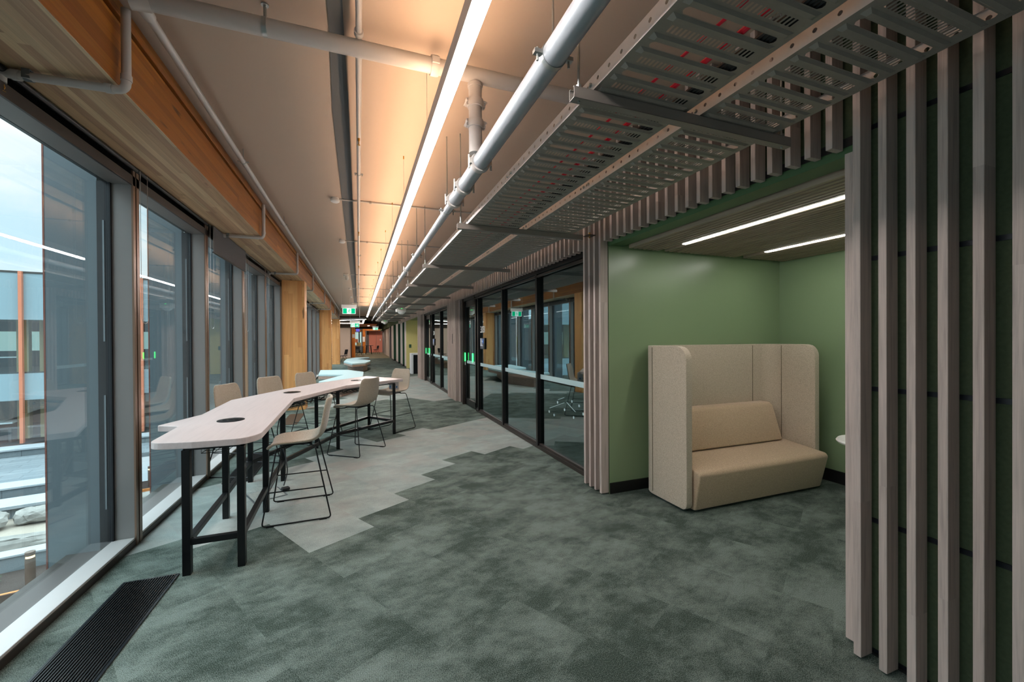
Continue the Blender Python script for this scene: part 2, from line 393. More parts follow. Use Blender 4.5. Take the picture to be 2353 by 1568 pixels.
# ------------------------------------------------------------------ floor (carpet tiles)
YB, YE = -3.2, 52.0
def ab(x, y): return CA*x+SA*y, -SA*x+CA*y
lower = {-5: 3.52, -4: 3.77, -3: 3.77, -2: 4.015, -1: 3.77, 0: 3.03, 1: 3.28, 2: 3.52, 3: 3.77, 4: 4.015, 5: 3.765, 6: 3.475, 7: 3.475, 8: 3.2}
upper = {-5: 4.4, -4: 4.65, -3: 4.9, -2: 5.2, -1: 5.2, 0: 5.29, 1: 5.29, 2: 5.54, 3: 5.90, 4: 5.59, 5: 5.80, 6: 5.54, 7: 5.59, 8: 5.59}
def snap(b, i): return 3.03+round((b-3.03)/TV)*TV
bf = B()
amin, amax = -4, 32
for i in range(int((amin-1.345)/TU)-1, int((amax-1.345)/TU)+2):
    a0 = 1.345+i*TU
    for j in range(-40, 190):
        b0 = 3.03+j*TV
        ac, bc = a0+TU/2, b0+TV/2
        x, y = CA*ac-SA*bc, SA*ac+CA*bc
        if x < -2.4 or x > 7.2 or y < YB-0.6 or y > 24: continue
        mat = 0
        if i in lower and snap(lower[i], i)-0.01 < b0 < snap(upper[i], i)-0.01: mat = 1
        if y > 10.6+0.35*math.sin(x*2) and y < 17.5 and x > -1.2+(y-10.6)*0.25+0.5*(((i//2) % 2)): mat = 1
        vs = []
        for (da, db) in ((0, 0), (TU, 0), (TU, TV), (0, TV)):
            A_, B_ = a0+da, b0+db
            vs.append(bf.verts.new((CA*A_-SA*B_, SA*A_+CA*B_, 0)))
        f = bf.faces.new(vs); f.material_index = mat
bmesh.ops.remove_doubles(bf, verts=bf.verts, dist=0.0005)
for co_, no_ in (((-1.60, 0, 0), (-1, 0, 0)), ((7.0, 0, 0), (1, 0, 0)), ((0, YB, 0), (0, -1, 0)), ((0, 23.0, 0), (0, 1, 0))):
    bmesh.ops.bisect_plane(bf, geom=bf.verts[:]+bf.edges[:]+bf.faces[:], plane_co=co_, plane_no=no_, clear_outer=True)
# far plain field
vs = [bf.verts.new(p) for p in ((-1.6, 23.0, 0), (7, 23.0, 0), (7, 36, 0), (-1.6, 36, 0))]; bf.faces.new(vs).material_index = 0
vs = [bf.verts.new(p) for p in ((-6.5, 29.3, 0), (-1.6, 29.3, 0), (-1.6, 36, 0), (-6.5, 36, 0))]; bf.faces.new(vs).material_index = 0
vs = [bf.verts.new(p) for p in ((-6.5, 36, 0), (9, 36, 0), (9, 56, 0), (-6.5, 56, 0))]; bf.faces.new(vs).material_index = 2
for f in bf.faces:
    if f.normal.z < 0: f.normal_flip()
struct(obj('floor', bf, [M_carpet, M_carpet_light, M_carpet_far]))

# ------------------------------------------------------------------ shell
ZC = 3.40
b = B(); bm_box(b, -1.95, 7.0, YB, 29.3, ZC, ZC+0.2); bm_box(b, -6.6, 7.0, 29.3, 34.0, ZC, ZC+0.2); struct(obj('ceiling', b, M_ceiling))
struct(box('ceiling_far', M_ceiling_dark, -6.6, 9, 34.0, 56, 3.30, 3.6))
# strip between ceiling panels, its recess shade painted as flat grey
b = B(); bm_prism(b, [(-0.150, YB), (-0.070, YB), (-0.070, 2.60), (-0.062, 3.4), (-0.070, 8), (-0.075, 22), (-0.205, 22), (-0.200, 8), (-0.185, 3.6), (-0.150, 2.62)], ZC-0.006, ZC-0.0005)
struct(obj('trim_1', b, M_shadow_strip))
struct(box('wall_back', M_greywall, -1.9, 7.0, YB-0.15, YB, 0, ZC))

# ------------------------------------------------------------------ windows
XG, XI = -1.732, -1.60
MY = [3.94+1.55*k for k in range(-5, 15)]
b = B()
bm_box(b, -1.775, XG-0.02, YB, 29.5, 2.74, 3.6)      # outer spandrel above the glazing
bm_box(b, XG-0.02, -1.63, YB, 29.5, 2.885, 3.6)     # inner lining behind the beam
struct(obj('wall_left', b, M_blackframe))
b = B(); bm_box(b, -2.0, XI, YB, 29.5, -0.6, -0.002); struct(obj('trim_2', b, M_darkframe))
for k, y0 in enumerate(MY[:-1]):
    y1 = MY[k+1]
    if y0 > 28: break
    w = bpy.data.objects.new('window_%d' % (k+1), None); COL.objects.link(w); struct(w)
    box('glass_pane', M_glass_win, XG-0.003, XG+0.003, y0+0.04, y1-0.04, 0.05, 2.74, w)
    # reveal panel and inner mullion at the far end
    bb = B(); bm_box(bb, XG-0.004, XI, y1-0.04, y1+0.04, 0, 2.80); obj('reveal_panel', bb, M_reveal, w)
    bb = B(); bm_box(bb, XI, XI+0.012, y1-0.045, y1-0.012, 0.0, 2.875); bm_box(bb, XI, XI+0.012, y1+0.004, y1+0.045, 0.0, 2.875); obj('mullion_cap', bb, M_bronze, w)
    box('mullion_groove', M_black, XI, XI+0.004, y1-0.012, y1+0.004, 0, 2.875, w)
    bb = B(); bm_box(bb, XG, XI, y0+0.04, y1-0.04, 0.0, 0.06); obj('sill', bb, M_sill, w, bevel=0.003)
    box('sill_face', M_darkframe, XI, XI+0.006, y0, y1, 0.0, 0.045, w)
    bb = B(); bm_box(bb, XG, XI, y0+0.04, y1-0.04, 2.73, 2.80); obj('head_soffit', bb, M_reveal, w)
    box('head_frame', M_darkframe, XI-0.002, XI+0.012, y0-0.04, y1-0.04, 2.73, 2.80, w)
    bb = B(); bm_box(bb, XG-0.075, XG-0.006, y1-0.038, y1+0.038, 0.0, 2.74); obj('outer_gasket', bb, M_gasket, w)
    bb = B(); bm_box(bb, XG+0.004, XG+0.014, y1-0.060, y1-0.04, 0.06, 2.73); obj('gasket', bb, M_gasket, w)
for k, y1 in enumerate(MY):
    if y1 > 29: break
    # external blade fin standing off the glass
    pos = ['beside the first window bay', 'at the second mullion'][0:1]
    f = thing('facade_fin', None, 'fin', (0, 0, 0), 0, 'vertical blade fins outside the window wall')
    nm = {5: 'wide grey vertical fin with copper edge outside the nearest window in view', 6: 'grey vertical fin outside the second window, beside the table notch',
          7: 'grey vertical fin outside the third window, under the lowered blind', 8: 'grey vertical fin outside the fourth window from the camera', 9: 'grey vertical fin outside the window next to the first timber column'}
    f['label'] = nm.get(k, 'grey vertical blade fin outside the window wall, further along the corridor' if k > 9 else 'grey vertical blade fin outside the window wall, behind the camera')
    bb = B(); bm_box(bb, -2.10, XG-0.076, y1-0.03, y1+0.03, -1.5, 4.2); obj('blade', bb, M_fin, f)
    bb = B(); bm_box(bb, -2.110, -2.10, y1-0.032, y1+0.032, -1.5, 4.2); obj('edge_strip', bb, M_copper_dark, f)
    bb = B()
    bm_box(bb, XG-0.040, XG-0.030, y1-0.044, y1-0.0385, 0.3, 1.15); obj('fixing_rail', bb, M_bracket, f); bb = B(); bm_box(bb, XG-0.040, XG-0.030, y1-0.044, y1-0.0385, 1.55, 2.45); obj('fixing_rail', bb, M_bracket, f)

# timber beam and columns
bb = B(); bm_box(bb, -1.62, -1.155, YB, 29.0, 2.8765, 3.215); bm_box(bb, -1.62, -1.20, YB, 29.0, 3.215, 3.25); bm_box(bb, -1.62, -1.155, YB, 29.0, 3.25, 3.33); b1 = obj('timber_beam', bb, M_beam, bevel=0.004)
tag(b1, 'long honey-coloured laminated timber edge beam above the windows', 'beam')
bb = B(); bm_box(bb, -1.62, -1.1555, YB, 29.0, 2.875, 2.8765); s1 = obj('lit_soffit', bb, M_beam_soffit_lit, b1)
s1['label'] = 'planked underside of the beam, daylight painted into its pale colour'
ky = [(10.15, 10.55, 'first laminated timber column, behind the high table'), (19.5, 19.95, 'second laminated timber column, beyond the long bench'), (28.2, 28.7, 'third laminated timber column, furthest down the corridor')]
for (a, c, lb) in ky:
    bb = B(); bm_box(bb, -0.2275, 0.2275, 0, c-a, 0, 2.875)
    o = obj('timber_column', bb, M_column, bevel=0.006); o.location = (-1.352 if a < 12 else -1.36, a, 0)
    tag(o, lb, 'column', 'timber columns along the windows')

# ------------------------------------------------------------------ roller blinds
ords = {5: 'first', 6: 'second', 7: 'third', 8: 'fourth'}
def blind(k, drop):
    y0, y1 = MY[k]+0.05, MY[k+1]-0.05
    t = thing('roller_blind', None, 'blind', (0, 0, 0), 0, 'roller blinds tucked above the windows')
    bb = B(); bm_tube(bb, [(-1.584, y0-0.045, 2.857), (-1.584, y1+0.045, 2.857)], 0.0165, 12); obj('roller_tube', bb, M_blackmetal, t, True)
    if drop:
        bb = B(); bm_box(bb, -1.548, -1.545, y0+0.02, y1-0.01, 2.86-drop, 2.86); obj('blind_fabric', bb, M_blind, t)
        bb = B(); bm_tube(bb, [(-1.5465, y0+0.02, 2.86-drop), (-1.5465, y1-0.01, 2.86-drop)], 0.010, 8); obj('bottom_bar', bb, M_blackmetal, t, True)
    if k >= 5:
        bb = B(); yc = MY[k]+0.0
        pts = [(-1.54, yc-0.055, 2.84)] + [(-1.54, yc-0.055*math.cos(a), 1.74-0.055*math.sin(a)) for a in [q*PI/8 for q in range(9)]] + [(-1.54, yc+0.055, 2.84)]
        bm_tube(bb, pts, 0.0018, 5); obj('bead_chain', bb, M_zinc if k > 5 else M_galv, t, True)
    return t
for k in range(3, 9):
    t = blind(k, 0.30 if k == 6 else 0)
    t['label'] = {3: 'roller blind behind the camera at the window head', 4: 'rolled-up black blind above the nearest window at the left edge', 5: 'rolled-up black blind over the second window, with hanging bead chain',
                  6: 'charcoal roller blind partly lowered over the third window', 7: 'rolled-up black blind over the fourth window, just past the lowered one', 8: 'rolled-up black blind over the window beside the first timber column'}[k]

# ------------------------------------------------------------------ right side: battens
XB = 2.238; BD = 0.085; BW = 0.032
def batten_mesh(z0, z1):
    me = bpy.data.meshes.new('batten'); b = bmesh.new(); bm_box(b, 0, BD, -BW, 0, z0, z1)
    bmesh.ops.bevel(b, geom=b.edges[:], offset=0.0015, segments=1, affect='EDGES')
    b.to_mesh(me); b.free(); me.materials.append(M_batten); return me
ME_full = batten_mesh(0.012, 3.3995); ME_top = batten_mesh(2.50, 3.3995)
def screen(name_label, ys, full):
    t = thing('batten_screen', name_label, 'screen', (XB, ys[0], 0))
    for y in ys:
        o = bpy.data.objects.new('batten', ME_full if full else ME_top); COL.objects.link(o); o.parent = t; o.location = (0, y-ys[0], 0)
    return t
near = [1.268-0.1028*i for i in range(0, 16)]
screen('full-height vertical ash batten screen over green felt at the right edge', near, True)
screen('short hanging ash battens above the green sofa alcove', [1.390+0.1063*i for i in range(20)], False)
screen('group of four full-height ash battens between sofa alcove and glazing', [3.497, 3.598, 3.697, 3.797], True)
screen('short hanging ash battens above the first glazed meeting room', [3.914+0.1065*i for i in range(57)], False)
screen('full-height ash batten pier between the two glazed meeting rooms', [9.98+0.1045*i for i in range(10)], True)
screen('short hanging ash battens above the second glazed meeting room', [11.02+0.1065*i for i in range(47)], False)
screen('full-height ash batten pier before the yellow alcove', [16.03+0.1065*i for i in range(9)], True)
screen('short hanging ash battens above the yellow alcove and piers', [16.99+0.107*i for i in range(80)], False)
# end post boards beside the alcove
t = box('end_post', M_batten, 2.325, 2.349, 1.270, 1.352, 0.012, 2.48); tag(t, 'flat ash corner board at the right jamb of the sofa alcove', 'board')
# wall behind the near battens: felt tiles with joints
wb = B(); bm_box(wb, 2.35, 2.45, YB, 1.262, 0, ZC); struct(obj('wall_right', wb, M_felt))
for i, z in enumerate((0.015, 0.655, 1.296, 1.932, 2.57)):
    struct(box('trim_%d' % (3+i), M_felt_joint, 2.343, 2.352, YB, 1.26, z-0.011, z+0.011))
struct(box('baseboard_right', M_black, 2.335, 2.352, YB, 1.262, 0, 0.012))
# wall above openings
ub = B()
bm_box(ub, 2.345, 2.45, 1.262, 9.94, 2.56, ZC); bm_box(ub, 2.345, 2.45, 9.94, 25.5, 2.56, ZC)
struct(obj('wall_right_upper', ub, M_felt))
struct(box('trim_8', M_black, 2.326, 2.344, 1.262, 3.50, 2.515, 2.56))
struct(box('wall_pier_first', M_felt, 2.325, 2.45, 3.47, 3.81, 0, 2.52))
struct(box('wall_pier_second', M_plaster, 2.325, 2.45, 9.93, 10.95, 0, 2.52))
struct(box('wall_pier_third', M_plaster, 2.325, 2.45, 16.0, 16.93, 0, 2.52))

# ------------------------------------------------------------------ sofa alcove
AX0, AX1, AY0, AY1, AZ = 2.325, 4.745, 1.30, 3.465, 2.50
w = B(); bm_box(w, 2.332, AX1+0.1, AY1, AY1+0.1, 0, AZ+0.05); struct(obj('wall_alcove_far', w, M_greenwall))
w = B(); bm_box(w, AX1, AX1+0.1, AY0-0.1, AY1, 0, AZ+0.05); struct(obj('wall_alcove_side', w, M_greenwall))
w = B(); bm_box(w, 2.45, AX1, AY0-0.1, AY0, 0, AZ+0.05); struct(obj('wall_alcove_near', w, M_greenwall))
struct(box('ceiling_alcove', M_black, 2.45, AX1+0.1, AY0-0.1, AY1+0.1, AZ+0.05, AZ+0.15))
b = B(); bm_box(b, 2.335, 2.50, AY0, AY1, 2.475, 2.55); bm_box(b, 2.33, 2.345, AY0, AY1, 2.47, 2.515); struct(obj('trim_9', b, M_greenfascia))
b = B(); bm_box(b, 2.334, AX1, AY1-0.014, AY1, 0, 0.105); bm_box(b, AX1-0.014, AX1, AY0, AY1, 0, 0.13); struct(obj('baseboard_alcove', b, M_black))
t = thing('slatted_ceiling', 'grey-brown slatted timber ceiling inside the green sofa alcove', 'ceiling panel', (2.53, AY0, 0))
me = bpy.data.meshes.new('slat'); b = bmesh.new(); bm_box(b, 0, 0.030, 0.02, 2.10, 2.447, 2.495); b.to_mesh(me); b.free(); me.materials.append(M_batten_y)
for i in range(40):
    x = 0.0552*i
    if abs(2.53+x+0.015-2.92) < 0.036 or abs(2.53+x+0.015-4.01) < 0.036: continue
    o = bpy.data.objects.new('ceiling_slat', me); COL.objects.link(o); o.parent = t; o.location = (x, 0, 0)
box('backing_board', M_black, 0, AX1-2.54, 0.0, 2.0, 2.497, 2.52, t)
for (x, y1, lb) in ((2.92, 3.085, 'long linear LED strip light in the alcove ceiling, the one nearer the corridor'), (4.01, 3.085, 'shorter-looking linear LED strip light deeper in the alcove ceiling')):
    t = thing('linear_ceiling_light', lb, 'light', (x, 0, 0), 0, 'alcove ceiling strip lights')
    box('housing', M_lamp_body, -0.022, 0.022, AY0+0.05, y1, 2.449, 2.494, t)
    box('diffuser', M_led_alc, -0.018, 0.018, AY0+0.06, y1-0.01, 2.443, 2.449, t)

# ------------------------------------------------------------------ high-back sofa
def sofa():
    t = thing('high_back_sofa', 'oat-coloured high-backed two-seat booth sofa in the green alcove', 'sofa', (0, 0, 0))
    x0, x1, yf, yb, th, H = 2.675, 4.50, 2.80, 3.43, 0.065, 1.475
    EN = [0, 0.012, 0.045, 0.10, 0.17, 0.27, 0.45, 0.7, 1.0]
    def path(inset):
        R = 0.20-inset if inset < 0.19 else 0.01
        pts = []
        for q in EN: pts.append((x0+inset, yf+(yb-0.20-yf)*q))
        for a in range(1, 8):
            an = PI-a*(PI/2)/8; pts.append((x0+0.20+R*math.cos(an), yb-0.20+R*math.sin(an)))
        for q in range(9): pts.append((x0+0.20+(x1-x0-0.40)*q/8, yb-inset))
        for a in range(1, 8):
            an = PI/2-a*(PI/2)/8; pts.append((x1-0.20+R*math.cos(an), yb-0.20+R*math.sin(an)))
        yfr = 2.86
        for q in reversed(EN): pts.append((x1-inset, yfr+(yb-0.20-yfr)*q))
        return pts
    o_, i_ = path(0.0), path(th)
    def ztop(k, n):
        e = min(k, n-1-k); ends = [H-0.125, H-0.088, H-0.056, H-0.028, H-0.010, H-0.001]
        return ends[e] if e < 6 else H
    b = B(); n = len(o_)
    nz = 6
    def col(pts, k, inward):
        zt = ztop(k, n); zb = {0: 0.09, 1: 0.062, 2: 0.042}.get(min(k, n-1-k), 0.03)
        return [b.verts.new((pts[k][0], pts[k][1], zb+(zt-zb)*q/nz)) for q in range(nz+1)]
    oc = [col(o_, k, 0) for k in range(n)]; ic = [col(i_, k, 1) for k in range(n)]
    for k in range(n-1):
        for q in range(nz):
            b.faces.new([oc[k][q], oc[k][q+1], oc[k+1][q+1], oc[k+1][q]])
            b.faces.new([ic[k][q], ic[k+1][q], ic[k+1][q+1], ic[k][q+1]])
        b.faces.new([oc[k][nz], ic[k][nz], ic[k+1][nz], oc[k+1][nz]])
        b.faces.new([oc[k][0], oc[k+1][0], ic[k+1][0], ic[k][0]])
    for k in (0, n-1):
        for q in range(nz): b.faces.new([oc[k][q], ic[k][q], ic[k][q+1], oc[k][q+1]])
    o = obj('screen_panel', b, M_sofa_out, t, True, bevel=0.022, seg=4); o.modifiers.move(1, 0) if False else None
    for (x, y) in ((x0-0.001, 3.24), (x1-0.33, yb-th-0.001), (x1-th-0.001, 3.22)):
        b = B(); bm_box(b, x-0.002, x+0.002, y-0.002, y+0.002, 0.06, H-0.015); s = obj('seam', b, M_stitch, t)
    # seat block with leaning front
    b = B(); xs = (x0+0.085, x1-0.02); pr_ = [(2.795, 0.02), (2.735, 0.345), (2.760, 0.375), (2.90, 0.395), (3.30, 0.435), (3.36, 0.435), (3.36, 0.02)]
    L = [[b.verts.new((x, p[0], p[1])) for p in pr_] for x in (xs[0], x1-th-0.005)]
    # right front corner runs past the shorter right panel
    for v in L[1][:3]: v.co.x = xs[1]-0.03
    L[1][0].co.x -= 0.03
    m = len(pr_)
    for q in range(m): b.faces.new([L[0][q], L[0][(q+1) % m], L[1][(q+1) % m], L[1][q]])
    b.faces.new(L[0]); b.faces.new(list(reversed(L[1])))
    obj('seat_base', b, M_sofa, t, True, bevel=0.018, seg=3)
    b = B(); pr2 = [(3.13, 0.43), (3.205, 0.80), (3.24, 0.835), (3.36, 0.835), (3.36, 0.43)]
    L = [[b.verts.new((x, p[0], p[1])) for p in pr2] for x in (x0+0.075, x1-0.165)]
    for v in L[1][1:4]: v.co.x -= 0.05
    m = len(pr2)
    for q in range(m): b.faces.new([L[0][q], L[0][(q+1) % m], L[1][(q+1) % m], L[1][q]])
    b.faces.new(L[0]); b.faces.new(list(reversed(L[1])))
    obj('back_cushion', b, M_sofa, t, True, bevel=0.02, seg=3)
sofa()
# little round table, mostly hidden by the battens
t = thing('side_table', 'small round white pedestal table half hidden behind the right batten jamb', 'table', (4.05, 2.12, 0))
b = B(); bm_lathe(b, [(0.0, 0.64), (0.26, 0.64), (0.27, 0.655), (0.26, 0.67), (0.0, 0.67)], seg=40); obj('tabletop', b, M_white, t, True)
b = B(); bm_tube(b, [(0, 0, 0.01), (0, 0, 0.64)], 0.022, 14); obj('pedestal', b, M_white, t, True)
b = B(); bm_lathe(b, [(0.0, 0.0), (0.20, 0.0), (0.20, 0.012), (0.03, 0.03), (0, 0.03)], seg=32); obj('base_plate', b, M_white, t, True)

# ------------------------------------------------------------------ glazed partitions
XP = 2.40
def partition(y0, y1, mull, label, ztop=2.50):
    t = thing('glazed_partition', label, 'partition', (0, 0, 0))
    b = B(); bm_box(b, 2.335, 2.45, y0, y1, ztop-0.045, ztop+0.03); obj('header_frame', b, M_blackframe, t, bevel=0.003)
    b = B(); bm_box(b, 2.345, 2.375, y0, y1, ztop-0.09, ztop-0.06); obj('header_bead', b, M_darkframe, t)
    b = B(); bm_box(b, 2.355, 2.45, y0, y1, 0.0, 0.05); bm_box(b, 2.370, 2.43, y0, y1, 0.05, 0.075); obj('sill_frame', b, M_darkframe, t, bevel=0.004)
    ys = [y0]+mull+[y1]
    for m in mull:
        b = B(); bm_box(b, 2.345, 2.45, m-0.028, m+0.028, 0.04, ztop-0.04); obj('mullion', b, M_blackframe, t, bevel=0.003)
    for a, c in zip(ys[:-1], ys[1:]):
        box('glass_pane', M_glass_part, XP-0.003, XP+0.003, a+0.02, c-0.02, 0.05, ztop-0.04, t)
        box('frosted_band', M_frost, XP-0.0065, XP-0.0045, a+0.03, c-0.03, 0.985, 1.05, t)
    return t
pa = partition(3.80, 8.50, [5.27, 6.75, 8.30], 'long dark-framed glazed wall of the first meeting room, numbered 3.03')
pb = partition(11.0, 14.50, [11.0+1.55, 14.1], 'dark-framed glazed wall of the second meeting room down the corridor')
def door(n, y0, y1, label, ztop=2.50):
    """glazed sliding door leaf between y0,y1 with green lit access readers"""
    d_ = bpy.data.objects.new('door_%d' % n, None); COL.objects.link(d_); struct(d_)
    b = B(); bm_box(b, 2.335, 2.45, y0, y1+0.30, ztop-0.06, ztop+0.03); obj('header_frame', b, M_blackframe, d_)
    b = B()
    for y in (y0+0.01, y1-0.09): bm_box(b, 2.37, 2.42, y, y+0.08, 0.02, ztop-0.06)
    bm_box(b, 2.37, 2.42, y0, y1, 0.02, 0.16); bm_box(b, 2.37, 2.42, y0, y1, ztop-0.20, ztop-0.06)
    obj('leaf_frame', b, M_blackframe, d_, bevel=0.003)
    box('glass_pane', M_glass_part, XP-0.003, XP+0.003, y0+0.09, y1-0.09, 0.16, ztop-0.2, d_)
    box('frosted_band', M_frost, XP-0.0065, XP-0.0045, y0+0.10, y1-0.1, 0.985, 1.05, d_)
    b = B(); bm_box(b, 2.31, 2.45, y1, y1+0.07, 0.0, ztop); obj('jamb', b, M_darkframe, d_)
    b = B(); bm_box(b, 2.36, 2.44, y1+0.07, y1+0.42, 0.0, ztop); obj('side_panel', b, M_blackframe, d_)
    b = B(); bm_box(b, 2.345, 2.36, y1+0.20, y1+0.23, 0.0, ztop); obj('cover_strip', b, M_darkframe, d_)
    return d_
door(1, 8.53, 9.50, '')
door(2, 14.52, 15.5, '')
def reader(y, x, label, back=True, h=0.20, zc=1.13):
    t = thing('access_reader', label, 'reader', (x, y, zc), 0, 'green lit door access readers')
    box('lit_face', M_green_glow, -0.012, 0.0, -0.022, 0.022, -h/2, h/2, t)
    if back:
        box('backplate', M_bracket, -0.006, 0.004, 0.06, 0.13, -h/2+0.02, h/2+0.01, t)
        box('release_plate', M_whitegloss, -0.006, 0.004, -0.02, 0.02, -h/2-0.09, -h/2-0.02, t)
reader(9.46, 2.368, 'brighter green-lit access reader at the door of room 3.03, on the jamb side')
reader(8.90, 2.396, 'narrow green-lit reader on the glazed door leaf of room 3.03', False)
reader(15.47, 2.368, 'green-lit access reader left of the second meeting room door', False)
reader(14.85, 2.396, 'green-lit reader on the leaf of the second meeting room door', False)
# room numbers on the glass (parts of the partitions)
text_mesh('room_number', '3.03', 0.195, M_white, pa, (XP-0.008, 8.255, 1.685), (PI/2, 0, -PI/2), 0.0008, 0.92)
text_mesh('room_number', '3.04', 0.195, M_white, pb, (XP-0.008, 14.05, 1.70), (PI/2, 0, -PI/2), 0.0008, 0.92)
for (par, y) in ((pa, 8.03), (pb, 13.85)):
    lb = 'room booking panel with lines of text fixed inside the glass of room 3.03' if par is pa else 'small room booking panel on the glass of the second meeting room'
    t = thing('booking_panel', lb, 'panel', (XP-0.012, y, 1.46), 0, 'room booking panels')
    box('bezel', M_black, -0.012, 0.0, -0.13, 0.19, -0.115, 0.115, t)
    box('screen', M_screen, -0.014, -0.012, -0.05, 0.18, -0.105, 0.105, t)
    b = B()
    for q in range(6): bm_box(b, -0.0155, -0.014, 0.17-(0.10+0.07*((q*37) % 3)/2), 0.17, 0.085-q*0.027, 0.097-q*0.027)
    obj('text_line', b, M_screen_txt, t)
    b = B(); bm_box(b, -0.0155, -0.014, -0.04, -0.005, -0.0, 0.09); obj('status_bar', b, M_screen_blue, t)
# dot and line decal near the corner of the first pane
b = B()
for (y, z) in ((4.967, 0.569), (4.821, 0.547), (4.719, 0.728), (4.529, 0.663), (4.34, 0.793), (4.169, 0.766), (4.299, 0.606), (4.077, 0.686)):
    bm_lathe(b, [(0.0, 0), (0.017, 0), (0.017, 0.001), (0, 0.001)], XP-0.006, y, z, 16, 'X')
for (p, q) in (((4.95, 0.619), (4.54, 0.748)), ((4.706, 0.763), (4.539, 0.814)), ((4.471, 0.763), (4.257, 0.681))):
    bm_tube(b, [(XP-0.0055, p[0], p[1]), (XP-0.0055, q[0], q[1])], 0.0028, 5)
obj('dot_decal', b, M_frost, pa)
# vertical dark pull slot on the batten pier
b = B(); bm_box(b, -0.006, 0.0, -0.02, 0.02, 0, 0.25); o = obj('wall_label', b, M_darkframe); o.location = (XB, 10.28, 1.44)
tag(o, 'narrow dark vertical plate on the batten pier between meeting rooms', 'plate')
# meeting rooms behind the glass
rm = B()
bm_box(rm, 6.6, 6.7, 3.57, 16.0, 0, 3.0)
struct(obj('wall_room_back', rm, M_greywall))
struct(box('wall_room_near', M_greywall, 2.45, 6.6, 3.57, 3.66, 0, 3.0))
struct(box('wall_room_mid', M_greywall, 2.45, 6.6, 10.4, 10.5, 0, 3.0))
struct(box('wall_room_far', M_greywall, 2.45, 6.6, 15.95, 16.05, 0, 3.0))
struct(box('ceiling_rooms', M_greywall, 2.46, 6.7, 3.57, 16.05, 2.95, 3.05))

# ------------------------------------------------------------------ yellow alcove, cabinet, piers, far right wall
struct(box('wall_yellow', M_yellow, 2.40, 5.2, 22.6, 22.7, 0, 2.6))
struct(box('wall_yellow_side', M_yellow, 5.2, 5.3, 16.9, 22.7, 0, 2.6))
struct(box('ceiling_yellow', M_greenfascia, 2.42, 5.3, 16.9, 22.7, 2.60, 2.70))
o = box('panel_joint', M_black, 3.0, 3.02, 22.59, 22.6, 0, 2.6); struct(o); o.name = 'trim_10'
t = box('wall_switch', M_darkgreen, -0.06, 0.06, -0.02, 0, -0.09, 0.09); t.location = (2.60, 22.59, 1.20); tag(t, 'small dark switch plate on the yellow alcove wall', 'switch')
t = thing('pendant_cord_light', 'black pendant light on a long thin cord in the yellow alcove', 'light', (3.03, 20.5, 0))
b = B(); bm_tube(b, [(0, 0, 1.05), (0, 0, 2.55)], 0.010, 6); obj('cord', b, M_black, t)
b = B(); bm_lathe(b, [(0.0, 2.60), (0.09, 2.60), (0.06, 2.54), (0.0, 2.54)], seg=20); obj('ceiling_rose', b, M_black, t, True)
t = thing('white_counter', 'white waterfall-ended counter with dark open front in the yellow alcove', 'counter', (2.20, 18.7, 0))
b = B(); bm_box(b, 0.0, 1.9, 0.0, 0.62, 0.86, 0.93); obj('worktop', b, M_whitegloss, t)
b = B(); bm_box(b, 0.0, 0.09, 0.0, 0.62, 0.0, 0.86); obj('end_panel', b, M_whitegloss, t)
b = B(); bm_box(b, 0.09, 1.9, 0.3, 0.34, 0.0, 0.86); obj('recess_panel', b, M_ext_dark, t)
t = thing('added_alcove_light', 'added small round lamp in the green ceiling of the yellow alcove', 'light', (3.3, 20.2, 2.6))  # lamp added to brighten the yellow alcove
b = B(); bm_lathe(b, [(0, 0.0), (0.07, 0.0), (0.07, -0.012), (0.055, -0.012)], seg=16); obj('trim_ring', b, M_white, t, True)
b = B(); bm_lathe(b, [(0, -0.014), (0.055, -0.014), (0.055, -0.011), (0, -0.011)], seg=16); obj('lens', b, M_downlight, t)
for i, (a, c) in enumerate(((22.72, 23.5), (24.62, 25.9), (27.5, 29.0), (31.2, 33.2))):
    struct(box('wall_pier_%s' % ('ivory', 'pale', 'light', 'white')[i], M_plaster, 2.395, 2.75, a, c, 0.1, 2.6))
    struct(box('trim_%d' % (11+i), M_darkgreen, 2.40, 2.75, a-0.02, a, 0.1, 2.6))
    struct(box('baseboard_%s' % ('ivory', 'pale', 'light', 'white')[i], M_black, 2.39, 2.75, a-0.03, c, 0, 0.1))
struct(box('wall_right_far', M_greywall, 2.70, 2.8, 22.7, 52, 0, 2.9))
struct(box('wall_right_grey', M_greywall, 2.47, 2.7, 36.0, 37.0, 0, 2.9))
struct(box('wall_right_white', M_plaster, 2.60, 2.7, 37.4, 46.2, 0, 2.9))
o = box('door_leaf', M_black, 2.52, 2.7, 37.0, 37.4, 0, 2.35); o.name = 'door_3'; struct(o)
struct(box('wall_right_bulkhead', M_felt, 2.39, 2.8, 25.4, 52, 2.6, 3.4))
# far end
struct(box('wall_end', M_plaster, -6.5, 9, 55.8, 56, 0, 3.3))
t = thing('salmon_wall_panel', 'salmon pink pinboard wall at the far end of the corridor', 'panel', (0, 52.2, 0))
box('left_board', M_salmon, 1.15, 2.03, 0, 0.1, 0.02, 2.62, t); box('right_board', M_salmon, 2.05, 2.69, 0, 0.1, 0.02, 2.62, t)
box('grey_board', M_greywall, 0.90, 1.14, -0.1, 0.1, 0.02, 2.62, t)
t = thing('timber_portal', 'bright orange timber portal frame around the far opening', 'frame', (0, 51.0, 0))
box('post', M_orange, 0.42, 0.74, 0, 0.9, 0, 2.62, t); box('lintel', M_orange, 0.42, 2.385, 0, 0.3, 2.62, 2.86, t); tag(box('timber_post', M_orange, -0.60, -0.30, 38.8, 39.3, 0, 2.72), 'brown-orange timber post beside the beige wall', 'post')
box('lintel', M_orange, -1.9, 0.42, 0.3, 0.6, 2.55, 2.72, t)
